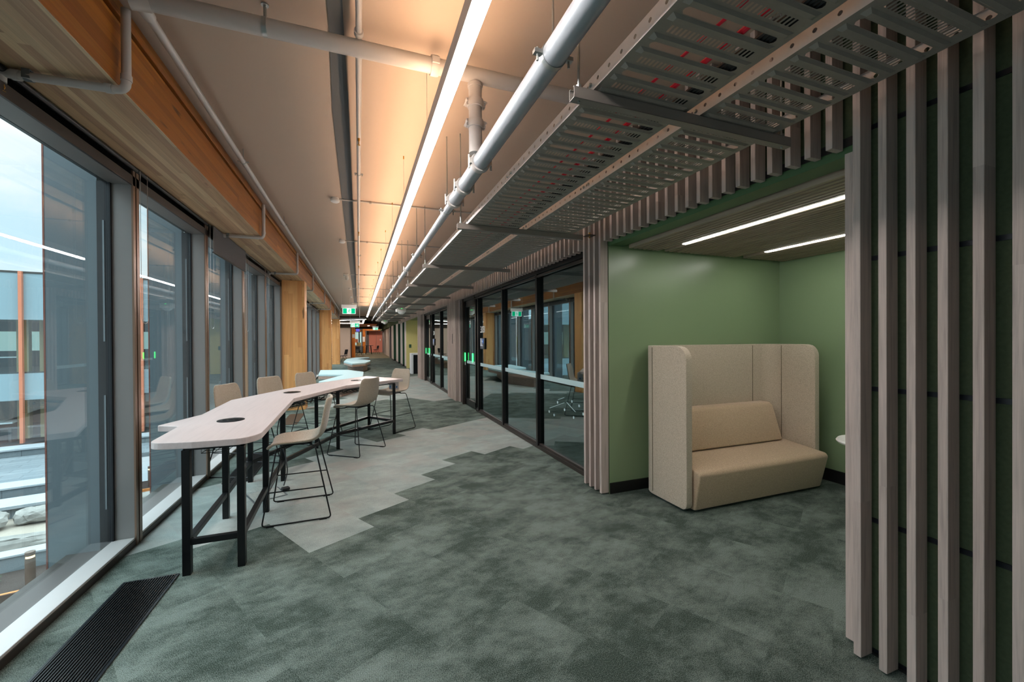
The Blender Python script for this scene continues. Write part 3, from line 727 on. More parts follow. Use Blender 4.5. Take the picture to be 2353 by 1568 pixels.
t = box('paper_notice', M_paper, -0.13, 0.13, -0.01, 0.0, -0.30, 0.30); t.location = (0.55, 51.002, 1.62); tag(t, 'white paper notice taped to the bright orange timber post', 'notice')
t = box('paper_notice', M_paper, -0.10, 0.10, -0.01, 0.0, -0.16, 0.16); t.location = (-0.44, 38.802, 1.9); tag(t, 'pale paper notice on the brown timber post beside the beige wall', 'notice')
t = box('hanging_sign', M_purple, -0.17, 0.17, -0.02, 0.02, -0.14, 0.14); t.location = (-0.09, 44.0, 2.53); tag(t, 'small glowing purple sign hanging near the far opening', 'sign')
t = box('wall_switch', M_white, -0.05, 0.05, -0.01, 0.0, -0.10, 0.10); t.location = (2.45, 52.19, 1.55); tag(t, 'small white switch on the salmon pink wall', 'switch')
struct(box('wall_beige', M_plaster, -6.5, -0.66, 38.5, 38.8, 0, 2.62))
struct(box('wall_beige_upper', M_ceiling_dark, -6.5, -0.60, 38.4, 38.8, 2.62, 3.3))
struct(box('trim_15', M_black, -0.66, -0.60, 38.4, 38.8, 0, 2.62))
struct(box('ceiling_timber_soffit', M_orange, -0.6, 1.6, 39.5, 46, 2.95, 3.0))
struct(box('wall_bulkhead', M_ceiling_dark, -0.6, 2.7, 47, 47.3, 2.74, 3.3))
# bright far window
wf = bpy.data.objects.new('window_30', None); COL.objects.link(wf); struct(wf)
box('glass_pane', M_ext_bright, -0.9, 0.3, 54.0, 54.05, 0.9, 2.5, wf); box('mullion', M_blackframe, -0.02, 0.12, 53.9, 54.0, 0, 2.6, wf)
struct(box('wall_left_far', M_plaster, -6.6, -6.5, 29.5, 56, 0, 3.3))
struct(box('wall_left_return', M_plaster, -6.6, -1.75, 29.3, 29.5, 0, 3.4))
for i, (x, y, s, lb) in enumerate(((-0.25, 50.5, 0.34, 'stacked brown carton near the far window, upper one'), (0.0, 50.6, 0.5, 'wide brown carton under the far window'))):
    b = B(); bm_box(b, -s/2, s/2, 0, s, 0, 0.42); bm_box(b, -s/2, s/2, -0.003, s, 0.36, 0.365)
    o = obj('carton', b, M_ext_col if i else M_copper); o.location = (x, y, 0.82+0.42*(1-i)); tag(o, lb, 'box')
t = thing('desk', 'grey desk with dark legs below the cartons at the far window', 'desk', (-0.1, 50.4, 0))
box('desktop', M_greywall, -0.7, 0.6, 0, 0.8, 0.78, 0.82, t)
for x in (-0.65, 0.5): box('leg', M_black, x, x+0.06, 0.1, 0.7, 0, 0.78, t)

# far table and chair
t = thing('bar_table', 'small dark high table with splayed legs before the salmon wall', 'table', (1.0, 46.7, 0))
box('tabletop', M_darkframe, -0.45, 0.45, -0.35, 0.35, 0.92, 0.95, t)
for s in (-1, 1):
    b = B(); bm_tube(b, [(s*0.30, 0, 0.0), (s*0.20, 0, 0.92)], 0.045, 4); obj('leg', b, M_black, t)
def side_chair(loc, rot, label, group=None, seatm=None):
    t = thing('visitor_chair', label, 'chair', loc, rot, group)
    b = B(); bm_box(b, -0.24, 0.24, -0.23, 0.23, 0.44, 0.48); obj('seat', b, seatm or M_black, t, bevel=0.02)
    b = B()
    for q in range(6):
        pass
    vs = []
    for (z, y) in ((0.55, 0.22), (0.7, 0.25), (0.9, 0.29)):
        vs.append([b.verts.new((x, y+0.06*(x/0.22)**2*-1, z)) for x in (-0.22, -0.11, 0, 0.11, 0.22)])
    vs2 = [[b.verts.new((v.co.x, v.co.y+0.025, v.co.z)) for v in rr] for rr in vs]
    for i in range(2):
        for k in range(4):
            b.faces.new([vs[i][k], vs[i][k+1], vs[i+1][k+1], vs[i+1][k]]); b.faces.new([vs2[i][k], vs2[i+1][k], vs2[i+1][k+1], vs2[i][k+1]])
    for k in range(4):
        b.faces.new([vs[0][k], vs2[0][k], vs2[0][k+1], vs[0][k+1]]); b.faces.new([vs[2][k], vs[2][k+1], vs2[2][k+1], vs2[2][k]])
    for i in range(2):
        b.faces.new([vs[i][0], vs[i+1][0], vs2[i+1][0], vs2[i][0]]); b.faces.new([vs[i][4], vs2[i][4], vs2[i+1][4], vs[i+1][4]])
    obj('backrest', b, M_mesh, t)
    for sx in (-1, 1):
        b = B(); bm_tube(b, [(sx*0.25, -0.26, 0.0), (sx*0.23, -0.05, 0.46), (sx*0.22, 0.20, 0.52), (sx*0.22, 0.26, 0.86)], 0.012, 6); obj('side_frame', b, M_blackmetal, t)
        b = B(); bm_tube(b, [(sx*0.25, 0.32, 0.0), (sx*0.23, 0.05, 0.45)], 0.012, 6); obj('leg', b, M_blackmetal, t)
    return t
c0 = side_chair((1.78, 47.6, 0), math.radians(-70), 'grey shell chair at the small high table near the salmon wall')
dup(c0, (-1.02, 30.3, 0), math.radians(-110), 'black mesh visitor chair seen whole beside the third timber column')
dup(c0, (-1.75, 29.95, 0), math.radians(80), 'black mesh visitor chair mostly hidden behind the third timber column')
dup(c0, (-0.05, 44.2, 0), math.radians(20), 'black chair beyond the beige wall, left of the orange post')

# ------------------------------------------------------------------ pendant linear light
t = thing('linear_pendant_light', 'very long suspended linear light running the length of the corridor', 'light', (0.437, 0, 0))
YL0, YL1 = 0.95, 23.6
b = B(); bm_box(b, -0.033, 0.033, YL0, YL1, 2.812, 2.862); bm_box(b, -0.033, -0.029, YL0, YL1, 2.862, 2.895); bm_box(b, 0.029, 0.033, YL0, YL1, 2.862, 2.895); obj('housing', b, M_lamp_body, t)  # side walls added above the lens to narrow the uplight on the ceiling
box('diffuser', M_led, -0.030, 0.030, YL0+0.005, YL1-0.005, 2.800, 2.812, t)
box('uplight_lens', M_uplight, -0.027, 0.027, YL0+0.01, YL1-0.01, 2.862, 2.865, t)
for i in range(-3, 13):
    y = 2.75+1.49*i
    if y > 22.5 or y < YL0: continue
    b = B(); bm_tube(b, [(0, y, 2.895), (0, y, ZC-0.002)], 0.0016, 5); o = obj('suspension_wire', b, M_zinc, t)
    b = B(); bm_lathe(b, [(0.0, -0.03), (0.006, -0.03), (0.006, 0), (0, 0)], 0, y, ZC-0.0, 8); obj('wire_fixing', b, M_brass, t, True)
# ring light further along
t = thing('ring_pendant_light', 'angular white ring pendant light over the open area ahead', 'light', (0, 0, 2.8))
ring = [(0.31, 27.0), (0.30, 33.2), (-3.6, 33.6), (-3.6, 30.8)]
for i in range(4):
    p, q = Vector(ring[i]+(0,)), Vector(ring[(i+1) % 4]+(0,))
    dd = (q-p); L = dd.length; an = math.atan2(dd.y, dd.x)
    b = B(); bm_box(b, -0.04, L+0.04, -0.05, 0.05, 0.01, 0.12); o = obj('housing', b, M_lamp_body, t); o.location = p; o.rotation_euler = (0, 0, an)
    b = B(); bm_box(b, -0.04, L+0.04, -0.045, 0.045, 0.0, 0.01); o = obj('diffuser', b, M_led_far, t); o.location = p; o.rotation_euler = (0, 0, an)
for i, (x, y) in enumerate(((0.5, 36.5), (-2.2, 35.5), (0.9, 42.0), (-0.2, 48.5), (1.4, 49.5), (-4.5, 37.0))):
    t = thing('downlight', ['small round downlight over the corridor past the ring light', 'small round downlight left of the ring light', 'small round downlight before the far opening', 'small round downlight by the purple sign', 'small round downlight before the salmon wall', 'small round downlight over the beige wall'][i], 'light', (x, y, 3.29 if y > 34 and not (-0.6 < x < 1.6 and 39.5 < y < 46) else 2.94), 0, 'round ceiling downlights at the far end')
    b = B(); bm_lathe(b, [(0, 0.0), (0.10, 0.0), (0.10, -0.02), (0.085, -0.02)], seg=16); obj('trim_ring', b, M_white, t, True)
    b = B(); bm_lathe(b, [(0, -0.022), (0.085, -0.022), (0.085, -0.018), (0, -0.018)], seg=16); obj('lens', b, M_downlight, t)

# ------------------------------------------------------------------ pipes
def coupling(bm, c, R, axis, L=0.05):
    prof = [(R*1.02, -L/2), (R*1.22, -L/2), (R*1.28, -L/4), (R*1.28, L/4), (R*1.22, L/2), (R*1.02, L/2)]
    bm_lathe(bm, prof, c[0], c[1], c[2], 24, axis)
    for s in (-1, 1):
        if axis == 'Y': bm_box(bm, c[0]+s*R*1.2-0.012, c[0]+s*R*1.2+0.012, c[1]-0.022, c[1]+0.022, c[2]-0.018, c[2]+0.018); bm_tube(bm, [(c[0]+s*R*1.45, c[1]-0.0, c[2]-0.045), (c[0]+s*R*1.45, c[1], c[2]+0.045)], 0.007, 6)
        if axis == 'Z': bm_box(bm, c[0]+s*R*1.2-0.012, c[0]+s*R*1.2+0.012, c[1]-0.018, c[1]+0.018, c[2]-0.022, c[2]+0.022); bm_tube(bm, [(c[0]+s*R*1.45, c[1]-0.04, c[2]), (c[0]+s*R*1.45, c[1]+0.04, c[2])], 0.007, 6)
        if axis == 'X': bm_box(bm, c[0]-0.022, c[0]+0.022, c[1]+s*R*1.2-0.012, c[1]+s*R*1.2+0.012, c[2]-0.018, c[2]+0.018)
# big grey main pipe beside the tray
XM, ZM, RM = 0.765, 2.725, 0.052
t = thing('main_pipe', 'thick blue-grey sprinkler main pipe hung beside the cable trays', 'pipe', (0, 0, 0))
b = B(); bm_tube(b, [(XM, YB+0.1, ZM), (XM, 3.4, ZM)], RM, 28); obj('pipe_run', b, M_pipe_grey, t, True)
b = B(); bm_tube(b, [(XM, 3.4, ZM), (XM, 26.0, ZM)], 0.036, 24); obj('pipe_run', b, M_pipe_grey, t, True)
b = B(); bm_lathe(b, [(RM, 0), (0.036, 0.06)], XM, 3.38, ZM, 24, 'Y'); obj('reducer', b, M_pipe_grey, t, True)
for y in (2.62, 3.06, 3.40):
    b = B(); coupling(b, (XM, y, ZM), RM, 'Y'); obj('grooved_coupling', b, M_pipe, t, True)
for y in (7.0, 9.4, 12.5, 16.0):
    b = B(); coupling(b, (XM, y, ZM), 0.036, 'Y'); obj('grooved_coupling', b, M_pipe, t, True)
for y in (-0.6, 1.53, 3.70, 5.78, 7.85, 9.95, 12.0, 14.1, 16.2, 18.3, 20.4, 22.5):
    R_ = RM if y < 3.4 else 0.036
    b = B(); bm_lathe(b, [(R_*1.01, -0.012), (R_*1.07, -0.012), (R_*1.07, 0.012), (R_*1.01, 0.012)], XM, y, ZM, 24, 'Y')
    for s in (-1, 1): bm_box(b, XM+s*(R_+0.018)-0.018, XM+s*(R_+0.018)+0.018, y-0.013, y+0.013, ZM-0.008, ZM+0.008); bm_tube(b, [(XM+s*(R_+0.02), y, ZM-0.035), (XM+s*(R_+0.02), y, ZM+0.02)], 0.005, 6)
    bm_tube(b, [(XM, y, ZM+R_), (XM, y, ZC)], 0.005, 8)
    obj('pipe_hanger', b, M_zinc, t, True)
# cross pipe under the ceiling, near the camera, with riser to the main
t = thing('cross_pipe', 'thick cream pipe crossing the corridor just below the ceiling', 'pipe', (0, 0, 0))
YX, ZX, RX = 2.585, 3.275, 0.047
b = B(); bm_tube(b, [(-1.03, YX, ZX), (2.23, YX, ZX)], RX, 28); obj('pipe_run', b, M_pipe, t, True)
b = B(); coupling(b, (0.46, YX, ZX), RX, 'X', 0.05); obj('grooved_coupling', b, M_pipe, t, True)
b = B(); bm_tube(b, [(XM-0.035, YX+0.02, ZX), (XM-0.035, YX+0.02, ZM+RM-0.004)], 0.043, 24); bm_lathe(b, [(0.044, 0), (0.05, 0), (0.05, 0.02), (0.044, 0.02)], XM-0.035, YX+0.02, ZX-0.07, 24); obj('riser', b, M_pipe, t, True)
for z in (3.10, 2.965):
    b = B(); coupling(b, (XM-0.035, YX+0.02, z), 0.043, 'Z', 0.05); obj('grooved_coupling', b, M_pipe, t, True)
b = B(); bm_lathe(b, [(RX*1.01, -0.012), (RX*1.05, -0.012), (RX*1.05, 0.012), (RX*1.01, 0.012)], -0.47, YX, ZX, 24, 'X'); bm_tube(b, [(-0.47, YX, ZX+RX), (-0.47, YX, ZC)], 0.008, 8); bm_lathe(b, [(0, 0), (0.02, 0), (0.02, 0.006), (0, 0.006)], -0.47, YX, ZC-0.006, 16); obj('clevis_hanger', b, M_zinc, t, True)
# pipe along the beam with drops to window sprinklers
t = thing('beam_pipe', 'slim cream pipe following the top of the timber beam', 'pipe', (0, 0, 0))
XQ = -1.03
b = B(); bm_tube(b, [(XQ, YX, ZX), (XQ, 28.5, ZX)], 0.0225, 16); obj('pipe_run', b, M_pipe, t, True)
b = B(); bm_tube(b, [(XQ-0.03, YX-0.01, ZX-0.012), (XQ+0.05, YX, ZX)], 0.052, 24); bm_lathe(b, [(0.03, 0), (0.035, 0.02), (0.03, 0.09)], XQ, YX+0.04, ZX, 20, 'Y'); obj('tee_fitting', b, M_pipe, t, True)
for y in (4.6, 6.9, 9.3, 11.6, 14, 16.5, 19, 22, 25):
    b = B(); bm_lathe(b, [(0.0235, -0.01), (0.026, -0.01), (0.026, 0.01), (0.0235, 0.01)], XQ, y, ZX, 14, 'Y'); bm_tube(b, [(XQ, y, ZX+0.02), (XQ, y, ZC)], 0.004, 6)
    for s in (-1, 1): bm_box(b, XQ+s*0.035-0.012, XQ+s*0.035+0.012, y-0.008, y+0.008, ZX-0.004, ZX+0.004)
    obj('pipe_hanger', b, M_zinc, t, True)
dl = ['sprinkler drop pipe nearest the camera, bracketed under the beam at upper left', 'sprinkler drop pipe above the third window, with the lowered blind', 'sprinkler drop pipe just before the first timber column', 'first sprinkler drop pipe past the first timber column',
      'sprinkler drop pipe midway between the first and second timber columns', 'sprinkler drop pipe at the second timber column', 'sprinkler drop pipe beyond the second timber column', 'sprinkler drop pipe furthest down the beam']
root = None
for i, y in enumerate((2.70, 5.95, 8.98, 11.9, 15.8, 18.9, 22.3, 26.3)):
    if root is None:
        root = thing('sprinkler_drop', dl[0], 'pipe', (0, y, 0), 0, 'sprinkler drops under the timber beam')
        rr = 0.020
        b = B(); bm_tube(b, [(-1.115, -0.02, ZX-0.01), (-1.115, -0.02, 2.845), (-1.60, 0.0, 2.845), (-1.60, 0.0, 2.80)], rr, 16, True, 0.045); obj('pipe_run', b, M_pipe, root, True)
        b = B()
        bm_lathe(b, [(rr*1.02, -0.03), (rr*1.2, -0.03), (rr*1.2, 0.0), (rr*1.02, 0.0)], -1.115, -0.02, 2.925, 16); obj('pipe_collar', b, M_pipe, root, True); b = B()
        bm_lathe(b, [(rr*1.02, -0.03), (rr*1.2, -0.03), (rr*1.2, 0.0), (rr*1.02, 0.0)], -1.17, -0.018, 2.845, 16, 'X'); obj('pipe_collar', b, M_pipe, root, True); b = B()
        bm_lathe(b, [(rr*1.02, -0.03), (rr*1.25, -0.03), (rr*1.25, 0.0), (rr*1.02, 0.0)], -1.53, 0, 2.845, 16, 'X')
        obj('pipe_collar', b, M_pipe, root, True)
        b = B(); bm_box(b, -1.515, -1.485, -0.02, 0.05, 2.868, 2.874); bm_box(b, -1.515, -1.485, -0.024, -0.019, 2.83, 2.874); bm_lathe(b, [(rr*1.03, -0.015), (rr*1.12, -0.015), (rr*1.12, 0.015), (rr*1.03, 0.015)], -1.50, 0, 2.845, 16, 'X'); obj('pipe_clip', b, M_bracket, root, True)
        b = B(); bm_lathe(b, [(0.0, 0.0), (0.012, 0.0), (0.012, -0.012), (0.006, -0.016), (0.006, -0.02), (0, -0.02)], -1.60, 0, 2.80, 10)
        for s in (-1, 1): bm_tube(b, [(-1.60+s*0.010, 0, 2.79), (-1.60+s*0.014, 0, 2.775), (-1.60+s*0.005, 0, 2.758)], 0.003, 6)
        bm_lathe(b, [(0, 0), (0.016, 0), (0.016, -0.002), (0, -0.002)], -1.60, 0, 2.758, 14); bm_tube(b, [(-1.60, 0, 2.758), (-1.60, 0, 2.785)], 0.003, 6)
        obj('sprinkler_head', b, M_brass, root, True)
    else: dup(root, (0, y, 0), 0, dl[i])
# ceiling pipe running along the corridor left of the light
t = thing('ceiling_pipe', 'slim cream sprinkler pipe running along the ceiling beside the grey strip', 'pipe', (0, 0, 0))
XS = 0.013
b = B(); bm_tube(b, [(XS, YB+0.1, 3.325), (XS, YX, 3.325)], 0.017, 14); obj('pipe_run', b, M_pipe, t, True)
b = B(); bm_tube(b, [(XS, YX, 3.30), (XS, 22.5, 3.30)], 0.019, 14); obj('pipe_run', b, M_pipe, t, True)
b = B(); bm_lathe(b, [(0.02, 0), (0.028, 0), (0.028, 0.07), (0.02, 0.07)], XS, YX+0.03, 3.30, 16, 'Y'); obj('pipe_collar', b, M_pipe, t, True); b = B(); bm_lathe(b, [(0.018, 0), (0.026, 0), (0.026, 0.03), (0.018, 0.03)], XS, YX-0.08, 3.325, 16, 'Y'); obj('tee_fitting', b, M_pipe, t, True)
for y in (4.6, 9.0, 12.8, 16.5, 20):
    b = B(); bm_lathe(b, [(0.02, -0.008), (0.0225, -0.008), (0.0225, 0.008), (0.02, 0.008)], XS, y, 3.30, 14, 'Y')
    for s in (-1, 1): bm_box(b, XS+s*0.032-0.012, XS+s*0.032+0.012, y-0.01, y+0.01, 3.297, 3.303); bm_tube(b, [(XS+s*0.034, y, 3.28), (XS+s*0.034, y, 3.31)], 0.004, 6)
    bm_tube(b, [(XS, y, 3.32), (XS, y, ZC)], 0.004, 6); obj('pipe_hanger', b, M_zinc, t, True)
for y in (3.75, 7.0, 10.2, 13.4):
    b = B(); bm_lathe(b, [(0.0, 0), (0.011, 0), (0.011, -0.02), (0.005, -0.03), (0.004, -0.055), (0.013, -0.057), (0.013, -0.06), (0, -0.06)], XS, y, 3.285, 10); obj('sprinkler_head', b, M_brass, t, True)

# ------------------------------------------------------------------ conduits with detectors
cl = ['first', 'second', 'third', 'fourth', 'fifth', 'sixth', 'seventh']
for i, y in enumerate((5.78, 8.15, 12.3, 15.6, 18.6, 21.5)):
    t = thing('ceiling_conduit', cl[i]+' grey conduit crossing the corridor ceiling, counted from the camera', 'conduit', (0, y, 0), 0, 'conduits crossing the ceiling')
    b = B(); bm_tube(b, [(-0.22, 0, ZC-0.014), (1.95, 0, ZC-0.014)], 0.011, 10); obj('tube', b, M_pipe, t, True)
    for x in (0.16, 0.62, 1.1, 1.55):
        b = B(); bm_box(b, x-0.012, x+0.012, -0.022, 0.022, ZC-0.032, ZC); obj('saddle', b, M_galv, t)
    if i != 2:
        d_ = thing('smoke_detector', 'round white smoke detector at the end of the '+cl[i]+' ceiling conduit', 'detector', (-0.275, y, ZC), 0, 'smoke detectors on the ceiling')
        b = B(); bm_lathe(b, [(0, 0), (0.047, 0), (0.047, -0.02), (0, -0.02)], seg=28); obj('base', b, M_white, d_, True)
        b = B(); bm_lathe(b, [(0.042, -0.02), (0.056, -0.028), (0.054, -0.05), (0.035, -0.062), (0, -0.062)], seg=28); obj('cap', b, M_white, d_, True)
    else:
        d_ = thing('security_camera', 'small white camera on the ceiling left of the third conduit', 'camera', (-0.29, y, ZC))
        b = B(); bm_box(b, -0.10, 0.03, -0.04, 0.04, -0.07, 0); obj('mount', b, M_white, d_, bevel=0.01)
        b = B(); bm_lathe(b, [(0.045, -0.07), (0.045, -0.14), (0.03, -0.17), (0, -0.175)], seg=20); obj('dome', b, M_white, d_, True)

# ------------------------------------------------------------------ cable trays
PER = 2.105/13
def tray_pan():
    b = bmesh.new()
    W = 0.5; x0, x1 = 0.0, W
    def quad(xa, xb, ya, za, yb, zb):
        b.faces.new([b.verts.new((xa, ya, za)), b.verts.new((xb, ya, za)), b.verts.new((xb, yb, zb)), b.verts.new((xa, yb, zb))])
    n = 21; px = 0.0185; sx = 0.058
    for k in range(13):
        y = k*PER
        # long obround opening
        quad(x0, 0.045, y, 0, y+0.030, 0); quad(0.455, x1, y, 0, y+0.030, 0)
        for (xa, s) in ((0.045, 1), (0.455, -1)):   # rounded ends
            b.faces.new([b.verts.new(p) for p in ((xa, y, 0), (xa+s*0.010, y, 0), (xa, y+0.010, 0))]); b.faces.new([b.verts.new(p) for p in ((xa, y+0.030, 0), (xa+s*0.010, y+0.030, 0), (xa, y+0.020, 0))])
        # two downward pressed ridges with tapered ends, either side of the slot row
        for (a0, a1) in ((0.034, 0.066), (0.125, 0.157)):
            quad(x0, x1, y+a0-0.004, 0, y+a0, 0)
            m = (a0+a1)/2
            for (ya, za, yb, zb) in ((a0, 0, a0+0.008, -0.009), (a0+0.008, -0.009, a1-0.008, -0.009), (a1-0.008, -0.009, a1, 0)):
                quad(0.04, 0.46, y+ya, za, y+yb, zb)
            for (xa, xb) in ((x0, 0.02), (0.48, x1)): quad(xa, xb, y+a0, 0, y+a1, 0)
            for (xf, xt) in ((0.02, 0.04), (0.48, 0.46)):
                P = [b.verts.new(p) for p in ((xf, y+a0, 0), (xt, y+a0, 0), (xt, y+a0+0.008, -0.009), (xt, y+a1-0.008, -0.009), (xt, y+a1, 0), (xf, y+a1, 0))]
                b.faces.new([P[0], P[1], P[2]]); b.faces.new([P[0], P[2], P[3], P[5]]); b.faces.new([P[3], P[4], P[5]])
        # slot row band
        quad(x0, x1, y+0.066, 0, y+0.080, 0); quad(x0, x1, y+0.112, 0, y+0.121, 0); quad(x0, x1, y+0.157, 0, y+PER, 0)
        xa = x0
        for q in range(n):
            xs = sx+q*px; quad(xa, xs, y+0.080, 0, y+0.112, 0); xa = xs+0.0095
        quad(xa, x1, y+0.080, 0, y+0.112, 0)
    me = bpy.data.meshes.new('tray_pan'); b.to_mesh(me); b.free(); me.materials.append(M_galv); return me
def tray_flange():
    b = bmesh.new(); h = 0.062; L = 2.105
    # side wall as quads around square-cornered holes plus inner dark hole discs are real openings
    nh = 26; p = L/nh
    zc0, zc1 = 0.024, 0.040
    def q(ya, yb, za, zb):
        b.faces.new([b.verts.new((0, ya, za)), b.verts.new((0, yb, za)), b.verts.new((0, yb, zb)), b.verts.new((0, ya, zb))])
    for k in range(nh):
        y = k*p; c = y+p/2; r_ = 0.008
        q(y, y+p, 0, zc0); q(y, y+p, zc1, h)
        q(y, c-r_, zc0, zc1); q(c+r_, y+p, zc0, zc1)
        zm = (zc0+zc1)/2
        for s in (-1, 1):          # octagonal corners of the hole
            for u_ in (-1, 1):
                b.faces.new([b.verts.new(pp) for pp in ((0, c+s*r_, zm+u_*r_), (0, c+s*r_, zm+u_*r_*0.35), (0, c+s*r_*0.35, zm+u_*r_))])
    # folded lip
    b.faces.new([b.verts.new(pp) for pp in ((0, 0, h), (0, L, h), (0.012, L, h), (0.012, 0, h))])
    me = bpy.data.meshes.new('tray_flange'); b.to_mesh(me); b.free(); me.materials.append(M_galv_lit); return me
ME_pan, ME_fl = tray_pan(), tray_flange()
me_bolt = bpy.data.meshes.new('tray_bolt'); b = bmesh.new()
for yy in (-0.035, 0.03):
    bm_lathe(b, [(0, -0.010), (0.007, -0.010), (0.010, -0.004), (0.010, 0), (0, 0)], 0, yy, 0.03, 10, 'X')
b.to_mesh(me_bolt); b.free(); me_bolt.materials.append(M_zinc)
names = ['nearest the camera, overhead', 'between the first and second support channels', 'between the second and third support channels', 'between the third and fourth support channels', 'between the fourth and fifth support channels']
ZT = 2.600
YS = [1.50+2.105*i for i in range(-1, 12)]
for i, y in enumerate(YS[:-1]):
    for s, x in enumerate((0.935, 1.513)):
        side = ('left', 'right')[s]
        if i < len(names): lb = 'perforated steel cable tray, %s run, length %s' % (side, names[i])
        else: lb = 'distant length of the %s perforated cable tray run, toward the corridor end' % side
        t = thing('cable_tray', lb, 'cable tray', (x, y, ZT), 0, 'perforated cable trays under the ceiling' if i < len(names) else 'distant %s cable tray lengths' % side)
        o = bpy.data.objects.new('tray_pan', ME_pan); COL.objects.link(o); o.parent = t
        for xx, sc in ((0.0, 1), (0.5, -1)):
            o = bpy.data.objects.new('side_flange', ME_fl); COL.objects.link(o); o.parent = t; o.location = (xx, 0, 0); o.scale = (sc, 1, 1)
        if i < 6:
            for yo in ((0.05, 1.25) if i != 1 else (0.05, 1.02)):
                o = bpy.data.objects.new('coupler_bolt', me_bolt); COL.objects.link(o); o.parent = t; o.location = (0, yo, 0)
t0 = None
lbn = ['behind the camera', 'nearest, its open end facing the big pipe', 'second from the camera', 'third from the camera', 'fourth from the camera', 'fifth from the camera']
for i, y in enumerate(YS[:-1]):
    lb = 'support channel under the cable trays, '+(lbn[i] if i < 6 else 'distant one toward the corridor end')
    if t0 is None:
        t0 = t = thing('support_channel', lb, 'support', (0, y, 0), 0, 'support channels under the cable trays')
        b = B(); w2 = 0.0205; z0, z1 = 2.5425, 2.5900; th_ = 0.0025
        bm_box(b, 0.835, 2.115, -w2, w2, z0, z0+th_); bm_box(b, 0.835, 2.115, -w2, -w2+th_, z0, z1); bm_box(b, 0.835, 2.115, w2-th_, w2, z0, z1)
        bm_box(b, 0.835, 2.115, -w2, -w2+0.009, z1-th_, z1); bm_box(b, 0.835, 2.115, w2-0.009, w2, z1-th_, z1); obj('channel', b, M_strut, t)
        for x in (0.868, 2.07):
            b = B(); bm_tube(b, [(x, 0, 2.535), (x, 0, ZC+0.004)], 0.0052, 8); bm_lathe(b, [(0, 0), (0.012, 0), (0.012, 0.01), (0, 0.01)], x, 0, 2.598, 6); obj('threaded_rod', b, M_zinc, t, True)
    else: t = dup(t0, (0, y, 0), 0, lb, 'support channels under the cable trays' if i < 6 else 'distant support channels under the cable trays')
# cables in the left tray
def wig(x0, amp, z, seed, y1=24):
    rnd = random.Random(seed); pts = []; y = YB+0.3; ph = rnd.random()*6
    while y < y1:
        pts.append((x0+amp*math.sin(y*0.9+ph)+amp*0.5*math.sin(y*2.3+ph), y, z)); y += 0.35
    return pts
for (x, rr, lb, m) in ((1.14, 0.006, 'thin red cable lying in the left cable tray', M_red), (1.252, 0.011, 'thicker red cable lying in the left cable tray', M_red)):
    b = B(); bm_tube(b, wig(x, 0.006, ZT+rr+0.003, int(x*100)), rr, 8); tag(obj('data_cable', b, m, smooth=True), lb, 'cable')
for k in range(6):
    x = 1.335+0.017*k; rr = 0.008
    b = B(); bm_tube(b, wig(x, 0.0035, ZT+rr+0.003, 50), rr, 7)
    o = obj('data_cable', b, M_cable, smooth=True); tag(o, 'black data cable in the bundle along the right side of the left tray', 'cable', 'bundled black cables in the left tray')
# dome units on the tray underside
for i, (x, y) in enumerate(((1.27, 13.3), (1.27, 22.0))):
    t = thing('wireless_unit', ('white dome unit with a green status light hung under the trays, nearer one', 'white dome unit hung under the trays, further one')[i], 'device', (x, y, 2.55), 0, 'white dome units under the trays')
    b = B(); bm_box(b, -0.14, 0.14, -0.10, 0.10, -0.04, 0.0); obj('mount_plate', b, M_white, t, bevel=0.02)
    b = B(); bm_box(b, -0.17, 0.13, -0.10, 0.10, -0.13, -0.04); obj('bracket', b, M_white, t, bevel=0.01)
    b = B(); bm_lathe(b, [(0.115, -0.13), (0.10, -0.165), (0.05, -0.195), (0, -0.20)], seg=24); obj('dome', b, M_white, t, True)
    box('status_light', M_green_glow, -0.012, 0.012, -0.108, -0.10, -0.03, -0.018, t)
# sprinkler with dark guard by the batten group
t = thing('sidewall_sprinkler', 'brass sprinkler head with a dark square shield by the battens', 'sprinkler', (2.15, 3.52, 0))
b = B(); bm_tube(b, [(0, 0, 2.60), (0, 0, 3.395)], 0.014, 10); obj('drop_pipe', b, M_pipe, t, True)
b = B(); bm_box(b, -0.045, 0.045, -0.045, 0.045, 2.566, 2.571); obj('shield', b, M_darkframe, t)
b = B(); bm_lathe(b, [(0, 0), (0.009, 0), (0.009, -0.02), (0.004, -0.03), (0.009, -0.055), (0, -0.055)], 0, 0, 2.60, 8); obj('head', b, M_brass, t, True)

